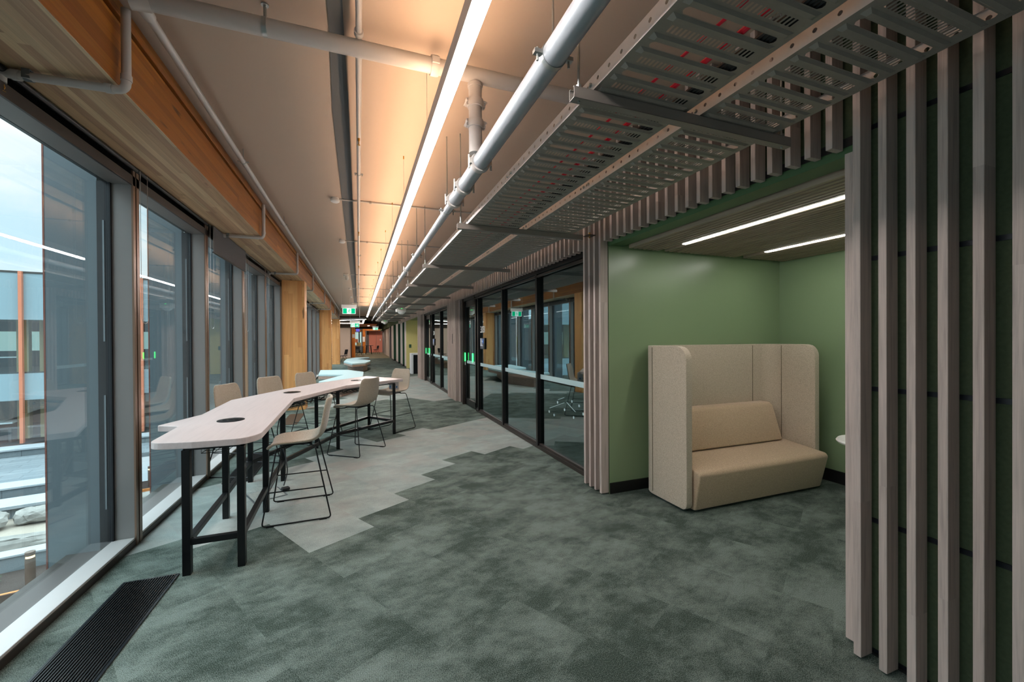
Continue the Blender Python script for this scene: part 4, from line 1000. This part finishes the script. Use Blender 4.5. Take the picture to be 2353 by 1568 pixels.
# ------------------------------------------------------------------ exit signs
def exit_sign(x, y, ztop, w, label, arrow=False, mirror=False, hang=True):
    t = thing('exit_sign', label, 'sign', (x, y, ztop), 0, None)
    h = w*0.47
    box('bracket_bar', M_white, -w/2-0.03, w/2+0.03, -0.03, 0.03, -0.01, 0.09, t)
    if hang:
        for s in (-1, 1):
            b = B(); bm_tube(b, [(s*(w/2+0.02), 0, 0.08), (s*(w/2+0.02), 0, ZC-ztop)], 0.0022, 5); obj('hanger_rod', b, M_white, t)
    box('panel', M_white_sign, -w/2, w/2, -0.010, 0.010, -h-0.01, -0.01, t)
    f = -0.0135
    gp = B()
    if arrow:
        bm_box(gp, -w/2+0.012, -w*0.40, f, -0.010, -h, -0.018); bm_box(gp, -0.02*w, w/2-0.012, f, -0.010, -h, -0.018)
    else:
        bm_box(gp, -w/2+0.014, -w*0.17, f, -0.010, -h, -0.018); bm_box(gp, w*0.17, w/2-0.014, f, -0.010, -h, -0.018)
    obj('green_field', gp, M_green_sign, t)
    # running figure
    b = B(); cx = 0.0 if not arrow else -0.22*w; s = h*0.85; zc = -0.01-h/2; fy = f-0.0005
    def limb(p, q, r_): bm_tube(b, [(cx+p[0]*s, fy, zc+p[1]*s), (cx+q[0]*s, fy, zc+q[1]*s)], r_*s, 6)
    bm_lathe(b, [(0, -0.001), (0.075*s, -0.001), (0.075*s, 0.001), (0, 0.001)], cx+0.12*s, fy, zc+0.38*s, 12, 'Y')
    limb((0.08, 0.25), (-0.03, -0.02), 0.075); limb((0.08, 0.24), (0.27, 0.10), 0.035); limb((0.27, 0.10), (0.33, 0.2), 0.03); limb((0.05, 0.24), (-0.16, 0.2), 0.035); limb((-0.16, 0.2), (-0.22, 0.05), 0.03)
    limb((-0.02, 0), (0.12, -0.2), 0.045); limb((0.12, -0.2), (0.16, -0.44), 0.04); limb((-0.04, 0), (-0.14, -0.22), 0.045); limb((-0.14, -0.22), (-0.38, -0.26), 0.04)
    obj('running_figure', b, M_green_sign, t)
    if arrow:
        b = B(); ax = 0.23*w; q = h*0.32
        for ps in (((-1, 0.24), (0.6, 0.24), (0.6, -0.24), (-1, -0.24)), ((-0.15, 0.95), (0.25, 0.95), (1.1, 0), (0.6, 0)), ((-0.15, -0.95), (0.6, 0), (1.1, 0), (0.25, -0.95))):
            b.faces.new([b.verts.new((ax+u_*q, fy-0.001, zc+v_*q)) for (u_, v_) in ps])
        obj('arrow', b, M_white_sign, t)
exit_sign(-0.262, 13.0, 2.50, 0.36, 'green exit sign with running figure only, nearest the camera')
exit_sign(-0.155, 19.5, 2.30, 0.36, 'green exit sign with arrow pointing right, hung below the ring light', True)
exit_sign(1.13, 31.0, 2.44, 0.36, 'green exit sign with arrow, furthest away near the salmon wall', True)

# ------------------------------------------------------------------ high table
TT = 0.885; TH = 0.045
raw = [(-1.264, 3.234), (-1.291, 3.802), (-1.458, 3.882), (-1.302, 4.325), (-1.314, 5.26), (-0.906, 6.198), (-0.534, 6.905), (0.117, 7.789), (0.686, 6.973), (-0.182, 6.296), (-0.685, 5.139), (-0.646, 3.281), (-0.726, 3.172), (-1.012, 3.18)]
poly = [(x*1.023, y*1.023) for x, y in raw]
def fillet_poly(pts, rad):
    out = []; n = len(pts)
    for i in range(n):
        p0, p1, p2 = Vector(pts[i-1]), Vector(pts[i]), Vector(pts[(i+1) % n])
        r_ = rad.get(i, 0)
        if not r_: out.append(tuple(p1)); continue
        d1, d2 = (p0-p1), (p2-p1); f = min(r_, d1.length*0.48, d2.length*0.48)
        a, c = p1+d1.normalized()*f, p1+d2.normalized()*f
        for k in range(7):
            q = k/6; out.append(tuple((1-q)**2*a+2*q*(1-q)*p1+q*q*c))
    return out
pf = fillet_poly(poly, {0: 0.09, 2: 0.03, 11: 0.07, 12: 0.06, 13: 0.0, 7: 0.03, 8: 0.02})
tb = thing('high_table', 'long zigzag bar-height table with pale timber top and black steel legs', 'table', (0, 0, 0))
b = B(); bm_prism(b, pf, TT-TH, TT); obj('tabletop', b, M_tabletop, tb, bevel=0.004)
b = B()
legs = [(-1.075, 3.29), (-0.765, 3.29), (-1.095, 4.21), (-0.795, 4.235), (-1.12, 5.19), (-0.790, 5.10), (-0.575, 6.45), (-0.285, 6.29), (0.535, 6.96), (0.155, 7.47)]
lw_ = 0.023
for (x, y) in legs:
    bb = B(); bm_box(bb, x-lw_, x+lw_, y-lw_, y+lw_, 0.0, TT-TH-0.012); obj('leg', bb, M_blackmetal, tb, bevel=0.002)
def bar(p, q, z0, z1, w=0.018, name='rail'):
    p, q = Vector(p), Vector(q); d_ = (q-p).normalized(); n_ = Vector((-d_.y, d_.x))*w
    bb = B(); bm_prism(bb, [tuple(p+n_), tuple(p-n_), tuple(q-n_), tuple(q+n_)], z0, z1); obj(name, bb, M_blackmetal, tb, bevel=0.002)
for a, c in ((0, 1), (0, 2), (1, 3), (2, 4), (3, 5), (4, 6), (5, 7), (6, 9), (7, 8), (8, 9)):
    bar(legs[a], legs[c], 0.195, 0.235)
    bar(legs[a], legs[c], TT-TH-0.014, TT-TH-0.001, 0.02, 'top_rail')
for i, (x, y) in enumerate(((-1.005, 4.015), (-0.800, 5.86), (-0.03, 7.16))):
    bb = B(); bm_lathe(bb, [(0, 0), (0.098, 0), (0.098, 0.004), (0.085, 0.006), (0, 0.006)], x, y, TT, 40)
    g_ = obj('cable_grommet', bb, M_blackmetal, tb, True); bb = B()
    for k in range(3):
        bm_box(bb, x-0.055+k*0.042, x-0.025+k*0.042, y-0.015, y+0.015, TT+0.006, TT+0.009)
    obj('power_socket', bb, M_gasket, g_)
def basket(cx, cy, an, L=0.8, W=0.16):
    bb = B(); c, s = math.cos(an), math.sin(an)
    def P(u, v, z): return (cx+u*c-v*s, cy+u*s+v*c, z)
    zt, zb = TT-TH-0.005, TT-TH-0.11
    for z in (zb, (zt+zb)/2):
        bm_tube(bb, [P(-L/2, -W/2, z), P(L/2, -W/2, z), P(L/2, W/2, z), P(-L/2, W/2, z), P(-L/2, -W/2, z)], 0.0025, 5)
    n = int(L/0.07)
    for k in range(n+1):
        u = -L/2+L*k/n
        bm_tube(bb, [P(u, -W/2, zt), P(u, -W/2, zb), P(u, W/2, zb), P(u, W/2, zt)], 0.0025, 5)
    bm_tube(bb, [P(-L/2, 0, zb), P(L/2, 0, zb)], 0.0025, 5)
    o = obj('cable_basket', bb, M_blackmetal, tb)
    bb = B(); pts = [P(-L/2+L*k/14, 0.04*math.sin(k*1.7), zb+0.025+0.018*math.sin(k*2.3)) for k in range(15)]; bm_tube(bb, pts, 0.007, 6)
    pts = [P(-L/2+L*k/14, 0.05*math.cos(k*1.3), zb+0.03+0.018*math.cos(k*1.9)) for k in range(15)]; bm_tube(bb, pts, 0.006, 6); obj('power_lead', bb, M_cable, o, True)
basket(-1.0, 3.95, PI/2, 0.75); basket(-0.72, 5.75, math.radians(62), 1.0); basket(-0.10, 6.95, math.radians(48), 1.0)
bb = B(); bm_box(bb, -0.05, 0.05, -0.03, 0.03, -0.03, 0.03); o = obj('power_module', bb, M_cable, tb, bevel=0.008); o.location = (-0.90, 3.60, 0.79)
# loose cord hanging to the floor box
bb = B(); bm_tube(bb, [(-0.79, 4.98, 0.80), (-0.83, 4.97, 0.55), (-0.76, 5.02, 0.32), (-0.72, 4.93, 0.15), (-0.75, 4.86, 0.02)], 0.006, 6, True, 0.06); obj('power_lead', bb, M_cable, tb, True)

# ------------------------------------------------------------------ stools
def make_stool(loc, rot, label):
    """faces -Y locally (front toward -Y)"""
    t = thing('bar_stool', label, 'stool', loc, rot, 'upholstered bar stools round the high table')
    prof = [(-0.225, 0.612, 0.19), (-0.215, 0.635, 0.205), (-0.17, 0.655, 0.218), (-0.08, 0.655, 0.225), (0.02, 0.646, 0.228), (0.10, 0.648, 0.228), (0.165, 0.672, 0.225), (0.205, 0.725, 0.222), (0.222, 0.80, 0.220), (0.235, 0.89, 0.215), (0.252, 0.97, 0.205), (0.262, 1.015, 0.180), (0.264, 1.028, 0.15)]
    b = B(); rows = []; nt = 9; n = len(prof)
    for i, (y, z, hw) in enumerate(prof):
        row = []
        d_ = Vector((prof[min(i+1, n-1)][0]-prof[max(i-1, 0)][0], prof[min(i+1, n-1)][1]-prof[max(i-1, 0)][1])).normalized()
        nrm = Vector((-d_.y, d_.x))         # toward sitter side (up on seat, forward on back)
        for k in range(nt):
            u = -1+2*k/(nt-1); cup = 0.035*(abs(u)**2.5)*(0.5 if i < 4 else 1.0)
            row.append(b.verts.new((u*hw, y+nrm.x*cup, z+nrm.y*cup)))
        rows.append(row)
    for i in range(n-1):
        for k in range(nt-1): b.faces.new([rows[i][k], rows[i][k+1], rows[i+1][k+1], rows[i+1][k]])
    me = bpy.data.meshes.new('seat_shell'); b.normal_update(); b.to_mesh(me); b.free(); me.materials.append(M_stool)
    for p in me.polygons: p.use_smooth = True
    o = bpy.data.objects.new('seat_shell', me); COL.objects.link(o); o.parent = t
    so = o.modifiers.new('solid', 'SOLIDIFY'); so.thickness = 0.024; so.offset = 0
    sb = o.modifiers.new('sub', 'SUBSURF'); sb.levels = 2; sb.render_levels = 2
    r_ = 0.0062
    for s in (-1, 1):
        b = B(); bm_tube(b, [(s*0.12, -0.10, 0.618), (s*0.185, -0.165, 0.618), (s*0.285, -0.262, r_+0.003), (s*0.285, 0.262, r_+0.003), (s*0.185, 0.135, 0.615), (s*0.10, 0.09, 0.615)], r_, 9, True, 0.03)
        obj('sled_leg', b, M_blackmetal, t, True)
        b = B()
        for y in (-0.20, 0.20): bm_box(b, s*0.285-0.009, s*0.285+0.009, y-0.03, y+0.03, 0.0, 0.012)
        obj('glide', b, M_blackmetal, t, bevel=0.002)
    def legpt(s, y_end, z):
        # point on front (-) / rear (+) leg at height z
        if y_end < 0: f = (0.618-z)/0.618; return (s*(0.185+0.1*f), -0.165-0.097*f, z)
        f = (0.615-z)/0.615; return (s*(0.185+0.1*f), 0.135+0.127*f, z)
    b = B(); zf = 0.27; bm_tube(b, [legpt(-1, -1, zf), legpt(1, -1, zf)], r_*0.95, 8); obj('footrest', b, M_blackmetal, t, True)
    for s in (-1, 1):
        b = B(); bm_tube(b, [legpt(s, -1, zf-0.0), legpt(s, 1, zf-0.0)], r_*0.9, 8); obj('side_rung', b, M_blackmetal, t, True)
    b = B(); bm_tube(b, [(-0.12, -0.10, 0.62), (0.12, -0.10, 0.62)], r_, 8); bm_tube(b, [(-0.10, 0.09, 0.62), (0.10, 0.09, 0.62)], r_, 8); bm_box(b, -0.10, 0.10, -0.11, 0.10, 0.622, 0.632); obj('under_seat_plate', b, M_blackmetal, t)
    return t
# local front is -Y ; facing vector f -> rot = atan2(f.y,f.x)+90deg
def rot_of(fx, fy): return math.atan2(fy, fx)+PI/2
st = make_stool((-0.505, 4.155, 0), rot_of(-1, -0.02), 'beige fabric bar stool nearest the camera, side-on at the right of the table')
dup(st, (-0.03, 6.07, 0), rot_of(-0.79, 0.61), 'beige fabric bar stool seen from behind, middle of the corridor side')
dup(st, (0.54, 7.36, 0), rot_of(-0.75, -0.67), 'beige fabric bar stool at the far end of the table, holding a white box')
dup(st, (-1.285, 5.69, 0), rot_of(0.92, -0.40), 'beige fabric bar stool on the window side nearest the camera')
dup(st, (-1.03, 6.56, 0), rot_of(0.80, -0.60), 'beige fabric bar stool on the window side, middle one')
dup(st, (-0.64, 7.20, 0), rot_of(0.80, -0.60), 'beige fabric bar stool on the window side, furthest, before the timber column')
t = thing('white_box', 'white printed box with small blue marks resting on the far stool seat', 'box', (0.545, 7.30, 0.690), rot_of(-0.75, -0.67))
box('carton', M_paper, -0.07, 0.07, -0.02, 0.07, 0.0, 0.17, t, 0.003)
b = B(); bm_box(b, 0.03, 0.055, -0.0215, -0.02, 0.03, 0.065); bm_box(b, -0.055, -0.03, -0.0215, -0.02, 0.03, 0.065); bm_box(b, 0.07, 0.0715, 0.0, 0.03, 0.03, 0.065); bm_box(b, -0.0715, -0.07, 0.0, 0.03, 0.03, 0.065); obj('blue_mark', b, M_blue_tape, t)

# ------------------------------------------------------------------ floor grilles and boxes
def grille(x0, x1, y0, y1, ys0, ys1, label):
    """bars run along Y; far end slightly skewed like the photo's frame"""
    t = thing('floor_grille', label, 'grille', (0, 0, 0), 0, 'black trench grilles along the windows')
    b = B(); fw = 0.012
    bm_box(b, x0, x0+fw, y0, y1, 0.0, 0.008); bm_box(b, x1-fw, x1, y0, y1, 0.0, 0.008); bm_box(b, x0+fw, x1-fw, y1-fw, y1, 0.0, 0.008); bm_box(b, x0+fw, x1-fw, y0, y0+fw, 0.0, 0.008)
    obj('frame', b, M_gasket, t)
    n = 19
    for k in range(n):
        x = x0+fw+(x1-x0-2*fw)*(k+0.5)/n
        b = B(); bm_box(b, x-0.0032, x+0.0032, y0+fw, y1-fw, 0.001, 0.009); obj('bar', b, M_blackmetal, t)
    box('tray', M_hole, x0+fw, x1-fw, y0+fw, y1-fw, 0.0005, 0.0012, t)  # dark sheet painted as the shade in the trench under the bars
grille(-1.42, -1.125, 0.4, 3.31, 0, 0, 'long black linear floor grille beside the window in the foreground')
grille(-1.40, -1.13, 5.22, 6.50, 0, 0, 'black linear floor grille under the window-side stools')
t = box('floor_plate', M_darkframe, -1.36, -1.08, 8.42, 9.62, 0.0, 0.004); tag(t, 'brown floor access plate in front of the first timber column', 'plate')
t = thing('floor_box', 'flush floor outlet box with open lid beneath the high table', 'outlet', (-0.87, 4.70, 0), math.radians(25))
b = B(); bm_box(b, -0.16, 0.14, -0.16, 0.16, 0.0, 0.003); obj('frame', b, M_bracket, t)
b = B(); bm_box(b, -0.145, 0.125, -0.145, 0.145, 0.003, 0.005); obj('carpet_inset', b, M_carpet_light, t)
b = B(); bm_box(b, 0.13, 0.20, -0.03, 0.03, 0.003, 0.03); obj('outlet', b, M_cable, t, bevel=0.006)

# ------------------------------------------------------------------ zigzag benches
def bench(label, poly_, plinths, zt=0.45):
    t = thing('zigzag_bench', label, 'bench', (0, 0, 0), 0, 'zigzag benches along the corridor')
    b = B(); bm_prism(b, fillet_poly(poly_, {i: 0.035 for i in range(len(poly_))}), zt-0.07, zt); obj('seat_cushion', b, M_cushion, t, bevel=0.025)
    b = B(); bm_prism(b, [(x*1.0, y) for x, y in poly_], zt-0.16, zt-0.07); obj('timber_rim', b, M_benchwood, t)
    for pl in plinths:
        b = B(); bm_prism(b, pl, 0.0, zt-0.16); obj('plinth', b, M_benchwood, t)
bench('nearer pale blue zigzag bench just beyond the high table', [(-1.23, 14.5), (-1.33, 16.5), (-0.39, 16.25), (0.15, 14.99), (0.11, 13.2), (-0.42, 11.7), (-1.02, 11.99), (-0.46, 14.0)],
      [[(-1.05, 14.7), (-1.05, 16.1), (-0.5, 15.9), (-0.2, 14.4)], [(-0.78, 12.2), (-0.1, 13.9), (-0.05, 13.2), (-0.45, 12.0)]])
bench('further pale blue zigzag bench with boxy plinth down the corridor', [(-0.73, 22.6), (-0.66, 25.6), (-0.155, 27.2), (0.58, 27.25), (0.62, 26.6), (-0.12, 25.2), (0.57, 23.4), (0.56, 22.6), (0.30, 21.0), (-0.286, 20.3)],
      [[(-0.55, 22.9), (-0.16, 22.3), (0.19, 21.4), (0.40, 22.2), (0.2, 24.2), (-0.4, 24.6)], [(-0.45, 24.8), (-0.3, 26.7), (0.40, 26.9), (0.40, 26.4)]])

# ------------------------------------------------------------------ exterior courtyard
O_, U_, N_ = Vector((-15.4, 27.2, 0)), Vector((0.974, 0.225, 0)), Vector((0.225, -0.974, 0))
def E(u, v, z): p = O_+U_*u+N_*v; return (p.x, p.y, z)
def ebox(bm, u0, u1, v0, v1, z0, z1):
    vs = [bm.verts.new(E(*p)) for p in ((u0, v0, z0), (u1, v0, z0), (u1, v1, z0), (u0, v1, z0), (u0, v0, z1), (u1, v0, z1), (u1, v1, z1), (u0, v1, z1))]
    for f in ((0, 3, 2, 1), (4, 5, 6, 7), (0, 1, 5, 4), (1, 2, 6, 5), (2, 3, 7, 6), (3, 0, 4, 7)): bm.faces.new([vs[i] for i in f])
def eobj(name, mat, boxes, parent=None):
    b = B()
    for x in boxes: ebox(b, *x)
    return obj(name, b, mat, parent)
U0, U1 = -9, 7.6
t = thing('opposite_building', 'glazed wing across the courtyard with copper mullions and dark rooms', 'building', (0, 0, 0))
eobj('parapet_panel', M_ext_span, [(U0, U1, -0.08, 0, 2.64, 4.93)], t)
eobj('parapet_cap', M_ext_floor, [(U0, U1, -0.3, 0.03, 4.93, 5.02)], t)
eobj('spandrel_panel', M_ext_span, [(U0, U1, -0.08, 0, -1.31, 0.0)], t)
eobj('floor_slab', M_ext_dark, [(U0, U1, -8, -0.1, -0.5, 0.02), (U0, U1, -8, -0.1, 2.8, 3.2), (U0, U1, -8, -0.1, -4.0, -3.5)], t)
eobj('glass_pane', M_glass_ext, [(U0, U1, -0.04, -0.03, 0.0, 2.64), (U0, U1, -0.04, -0.03, -3.4, -1.31)], t)
for k in range(5):
    eobj('mullion', M_copper, [(-8.9+4.42*k-0.06, -8.9+4.42*k+0.06, 0.0, 0.22, -3.4, 5.0)], t)
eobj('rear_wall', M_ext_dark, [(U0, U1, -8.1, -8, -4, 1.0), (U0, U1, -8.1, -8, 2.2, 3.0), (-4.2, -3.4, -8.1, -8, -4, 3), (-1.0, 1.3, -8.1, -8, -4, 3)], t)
eobj('rear_window', M_ext_bright, [(U0, U1, -8.4, -8.3, 1.0, 2.2)], t)
for u in (-5.2, -0.62, 0.18, 4.6): eobj('timber_column', M_ext_col, [(u, u+0.42, -1.6, -1.2, -3.4, 2.8)], t)
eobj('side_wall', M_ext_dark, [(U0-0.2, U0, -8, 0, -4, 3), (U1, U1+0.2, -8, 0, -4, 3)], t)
for (u, v, z, lb) in ((-2.9, -2.6, 0.0, 'white desk in the upper storey across the courtyard, left of the copper mullion'), (1.4, -2.6, 0.0, 'white desk in the upper storey across the courtyard, right of the copper mullion'), (-3.0, -1.8, -3.5, 'white table in the lower storey across the courtyard, left one'), (1.2, -1.8, -3.5, 'white table in the lower storey across the courtyard, right one')):
    t = thing('office_desk', lb, 'desk', (0, 0, 0), 0, 'white desks in the opposite building')
    eobj('desktop', M_whitegloss, [(u, u+2.4, v, v+1.2, z+(0.75 if z == 0 else 1.0), z+(0.79 if z == 0 else 1.06))], t)
    for q in (0.1, 2.2): eobj('leg', M_ext_dark, [(u+q, u+q+0.1, v+0.2, v+1.0, z+0.02, z+0.75)], t)
b = B(); n = 24; pr0, pr1 = [], []
for k in range(n+1):
    u = -16+26*k/n; z = 6.45-0.020*(u+3.5)**2*0.5
    pr0.append((u, z))
vs0 = [b.verts.new(E(u, -14, z)) for u, z in pr0]; vs1 = [b.verts.new(E(u, -14, 3.5)) for u, z in pr0]; vs2 = [b.verts.new(E(u, -18, z)) for u, z in pr0]
for k in range(n): b.faces.new([vs0[k], vs0[k+1], vs1[k+1], vs1[k]]); b.faces.new([vs0[k], vs2[k], vs2[k+1], vs0[k+1]])
t = obj('curved_roof_building', b, M_roof); tag(t, 'pale curved roof showing behind the opposite wing', 'building')
# terraces
def step(name, mat, boxes, label, cat):
    o = eobj(name, mat, boxes); tag(o, label, cat); return o
b = B(); ebox(b, U0, 12, 13.95, 34, -6.0, -5.60); struct(obj('ground', b, M_mulch))
t = thing('granite_ledge', 'upper pale granite retaining wall at the foot of the opposite building', 'wall', (0, 0, 0)); eobj('coping', M_granite_top, [(U0, 6.6, 0.9, 1.95, -3.42, -3.35)], t); eobj('wall_face', M_granite, [(U0, 6.6, 0.95, 1.88, -3.9, -3.42)], t)
step('planting_bed', M_mulch, [(U0, 7, 0.0, 0.9, -3.9, -3.45)], 'dark planting strip under the opposite glazing', 'planter')
step('paved_terrace', M_granite, [(U0, 4.5, 1.96, 6.89, -3.9, -3.70), (4.5, 6.8, 1.96, 4.4, -3.9, -3.70)], 'broad pale granite paved terrace in the courtyard', 'paving')
t = thing('granite_ledge', 'middle granite seat wall with bright white coping', 'wall', (0, 0, 0)); eobj('coping', M_granite_top, [(U0, 4.5, 6.9, 7.85, -3.74, -3.68)], t); eobj('wall_face', M_granite, [(U0, 4.45, 7.0, 7.8, -4.4, -3.74)], t)
t = thing('stone_bench', 'low white granite slab bench in front of the seat wall', 'bench', (0, 0, 0)); eobj('slab', M_granite_top, [(U0, 3.35, 8.2, 9.35, -4.05, -3.95)], t); eobj('plinth', M_granite, [(U0, 3.2, 8.3, 9.2, -4.41, -4.05)], t)
step('gravel_path', M_gravel, [(U0, 4.4, 7.86, 11.28, -4.72, -4.41)], 'upper sandy gravel terrace behind the long rough stone edge', 'gravel')
def rock(name, cu, cv, cz, su, sv, sz, seed, label):
    b = B(); bmesh.ops.create_icosphere(b, subdivisions=3, radius=1.0)
    rnd = random.Random(seed); f0 = rnd.uniform(0, 6); fr = [(rnd.uniform(1, 3), rnd.uniform(1, 3), rnd.uniform(1, 3), rnd.uniform(0, 6)) for _ in range(5)]
    for v in b.verts:
        c = v.co; k = 1+0.07*math.sin(9*c.x+5*c.y+f0)*math.sin(8*c.z+7*c.y)+0.04*math.sin(17*c.x-13*c.y+11*c.z)+0.13*sum(math.sin(f[0]*c.x+f[1]*c.y*1.3+f[2]*c.z+f[3]) for f in fr)/1.6
        c2 = Vector((math.copysign(abs(c.x)**0.75, c.x), math.copysign(abs(c.y)**0.8, c.y), math.copysign(abs(c.z)**0.7, c.z)))*k
        v.co = Vector(E(cu+c2.x*su, cv+c2.y*sv, cz+c2.z*sz))
    for v in b.verts: v.co += Vector((rnd.uniform(-1, 1)*0.018, rnd.uniform(-1, 1)*0.018, rnd.uniform(-1, 1)*0.014))
    return tag(obj(name, b, M_rock), label, 'rock')
rock('boulder', 3.25, 10.0, -4.17, 0.46, 0.34, 0.24, 3, 'pale grey boulder on the gravel, right of the brownish one')
rock('boulder', 2.05, 10.1, -4.15, 0.52, 0.36, 0.26, 5, 'brownish boulder at the left edge of the window view')
rock('stone_edge', 0.6, 11.4, -4.50, 3.9, 0.20, 0.20, 8, 'long rough natural stone edge between the gravel terraces')
rock('boulder', 5.52, 7.45, -4.98, 0.42, 0.3, 0.24, 11, 'pale boulder seen low through the second window')
step('gravel_path', M_gravel, [(U0, 4.45, 11.29, 11.79, -4.9, -4.66)], 'lower sandy gravel strip above the granite wall', 'gravel')
t = thing('granite_ledge', 'lowest granite seat wall with white coping behind the bollard', 'wall', (0, 0, 0)); eobj('coping', M_granite_top, [(U0, 4.55, 11.8, 12.3, -4.63, -4.58)], t); eobj('wall_face', M_granite, [(U0, 4.5, 11.9, 12.25, -5.2, -4.63)], t)
step('planting_bed', M_mulch, [(U0, 7.6, 12.31, 13.81, -5.3, -5.03)], 'bark mulch bed holding the lit bollard', 'planter')
step('steel_edging', M_corten, [(U0, 7.7, 13.82, 13.90, -5.6, -4.99)], 'rusty orange steel garden edging below the bollard', 'edging')
_se = bpy.data.objects['steel_edging']; eobj('edging_face', M_corten_shaded, [(U0, 7.7, 13.90, 13.93, -5.6, -5.0)], _se)
step('planting_bed', M_mulch, [(4.52, 7.4, 4.45, 5.9, -5.4, -5.03)], 'mulch bed with bollard seen through the second window', 'planter')
step('steel_edging', M_corten, [(4.52, 7.4, 5.91, 5.98, -5.6, -4.99)], 'rusty edging strip seen through the second window', 'edging')
step('gravel_path', M_gravel, [(4.56, 7.4, 6.0, 11.5, -5.6, -5.10)], 'sandy ground around the boulder seen through the second window', 'gravel')
def bollard(u, v, z, label):
    x, y, _ = E(u, v, 0); t = thing('bollard_light', label, 'light', (x, y, z), 0, 'timber bollard lights in the courtyard')
    b = B(); bm_lathe(b, [(0, 0), (0.10, 0), (0.10, 0.74)], seg=20); obj('post', b, M_bollard, t, True)
    b = B(); bm_lathe(b, [(0.085, 0.74), (0.085, 0.80), (0, 0.80)], seg=20); obj('lamp', b, M_bollard_lamp, t, True)
    b = B(); bm_lathe(b, [(0.10, 0.80), (0.10, 0.90), (0, 0.91)], seg=20); obj('cap', b, M_bollard, t, True)
bollard(4.08, 13.55, -5.03, 'timber bollard with glowing lamp in the mulch bed, seen through the nearest window')
bollard(5.42, 5.45, -5.03, 'timber bollard with glowing lamp seen through the second window')
def plant(u, v, z, s, seed, label):
    x, y, _ = E(u, v, 0); t = thing('shrub', label, 'plant', (x, y, z)); rnd = random.Random(seed)
    b = B(); bm_tube(b, [(0, 0, 0), (0.02, 0, s*0.9)], 0.012, 5); obj('stem', b, M_bollard, t)
    b = B()
    for k in range(70):
        a = rnd.uniform(0, 2*PI); h = rnd.uniform(0.15, 1.0)*s; r_ = rnd.uniform(0.05, 0.5)*s; L = rnd.uniform(0.06, 0.14)
        c = Vector((math.cos(a)*r_, math.sin(a)*r_, h)); d_ = Vector((math.cos(a), math.sin(a), rnd.uniform(-0.2, 0.6))).normalized()*L; w_ = Vector((-math.sin(a), math.cos(a), 0))*0.018
        b.faces.new([b.verts.new(c-w_*0.2), b.verts.new(c+d_*0.5+w_), b.verts.new(c+d_), b.verts.new(c+d_*0.5-w_)])
        bm_tube(b, [(0.01, 0, h*0.6), tuple(c)], 0.003, 3)
    obj('foliage', b, M_leaf, t)
plant(4.5, 14.6, -5.6, 0.75, 2, 'thin-leaved young shrub below the rusty edging'); plant(3.7, 15.4, -5.6, 0.4, 4, 'low green plant at the bottom of the nearest window'); plant(3.2, 13.0, -5.03, 0.18, 6, 'tiny green seedling in the mulch beside the bollard')
b = B()
for k in range(14):
    bmesh.ops.create_icosphere(b, subdivisions=2, radius=1.6+0.5*math.sin(k), matrix=Matrix.Translation(E(-24+2.2*k, -22, 1.2+0.5*math.cos(k*1.7))))
tag(obj('tree_row', b, M_tree, smooth=True), 'autumn yellow-green tree line seen through the opposite rooms', 'trees', kind='stuff')

# ------------------------------------------------------------------ sky
W = bpy.data.worlds.new('World'); S.world = W; W.use_nodes = True; nt = W.node_tree; nt.nodes.clear()
out = nt.nodes.new('ShaderNodeOutputWorld'); bg = nt.nodes.new('ShaderNodeBackground')
tc = nt.nodes.new('ShaderNodeTexCoord'); mp = nt.nodes.new('ShaderNodeMapping'); mp.inputs['Scale'].default_value = (1.2, 1.2, 3.2)
nz = nt.nodes.new('ShaderNodeTexNoise'); nz.inputs['Scale'].default_value = 2.2; nz.inputs['Detail'].default_value = 6; nz.inputs['Roughness'].default_value = 0.55
cr = nt.nodes.new('ShaderNodeValToRGB'); cr.color_ramp.elements[0].position = 0.40; cr.color_ramp.elements[0].color = (0.68, 0.88, 0.98, 1); cr.color_ramp.elements[1].position = 0.60; cr.color_ramp.elements[1].color = (0.96, 1.0, 1.0, 1)
nt.links.new(tc.outputs['Generated'], mp.inputs[0]); nt.links.new(mp.outputs[0], nz.inputs['Vector']); nt.links.new(nz.outputs[0], cr.inputs[0]); nt.links.new(cr.outputs[0], bg.inputs[0]); 
sx_ = nt.nodes.new('ShaderNodeSeparateXYZ'); nt.links.new(tc.outputs['Generated'], sx_.inputs[0])
mr = nt.nodes.new('ShaderNodeMapRange'); mr.inputs['From Min'].default_value = 0.30; mr.inputs['From Max'].default_value = 0.85; mr.inputs['To Min'].default_value = 1.15; mr.inputs['To Max'].default_value = 8.0
nt.links.new(sx_.outputs[2], mr.inputs[0]); nt.links.new(mr.outputs[0], bg.inputs[1])
nt.links.new(bg.outputs[0], out.inputs[0])

S.view_settings.view_transform = 'Standard'; S.view_settings.look = 'None'; S.view_settings.exposure = 0.1; S.view_settings.gamma = 1.0; S.view_settings.use_curve_mapping = False
S.cycles.max_bounces = 8; S.cycles.diffuse_bounces = 4; S.cycles.glossy_bounces = 4; S.cycles.transparent_max_bounces = 16; S.cycles.transmission_bounces = 6
S.cycles.sample_clamp_indirect = 6.0; S.cycles.use_denoising = True
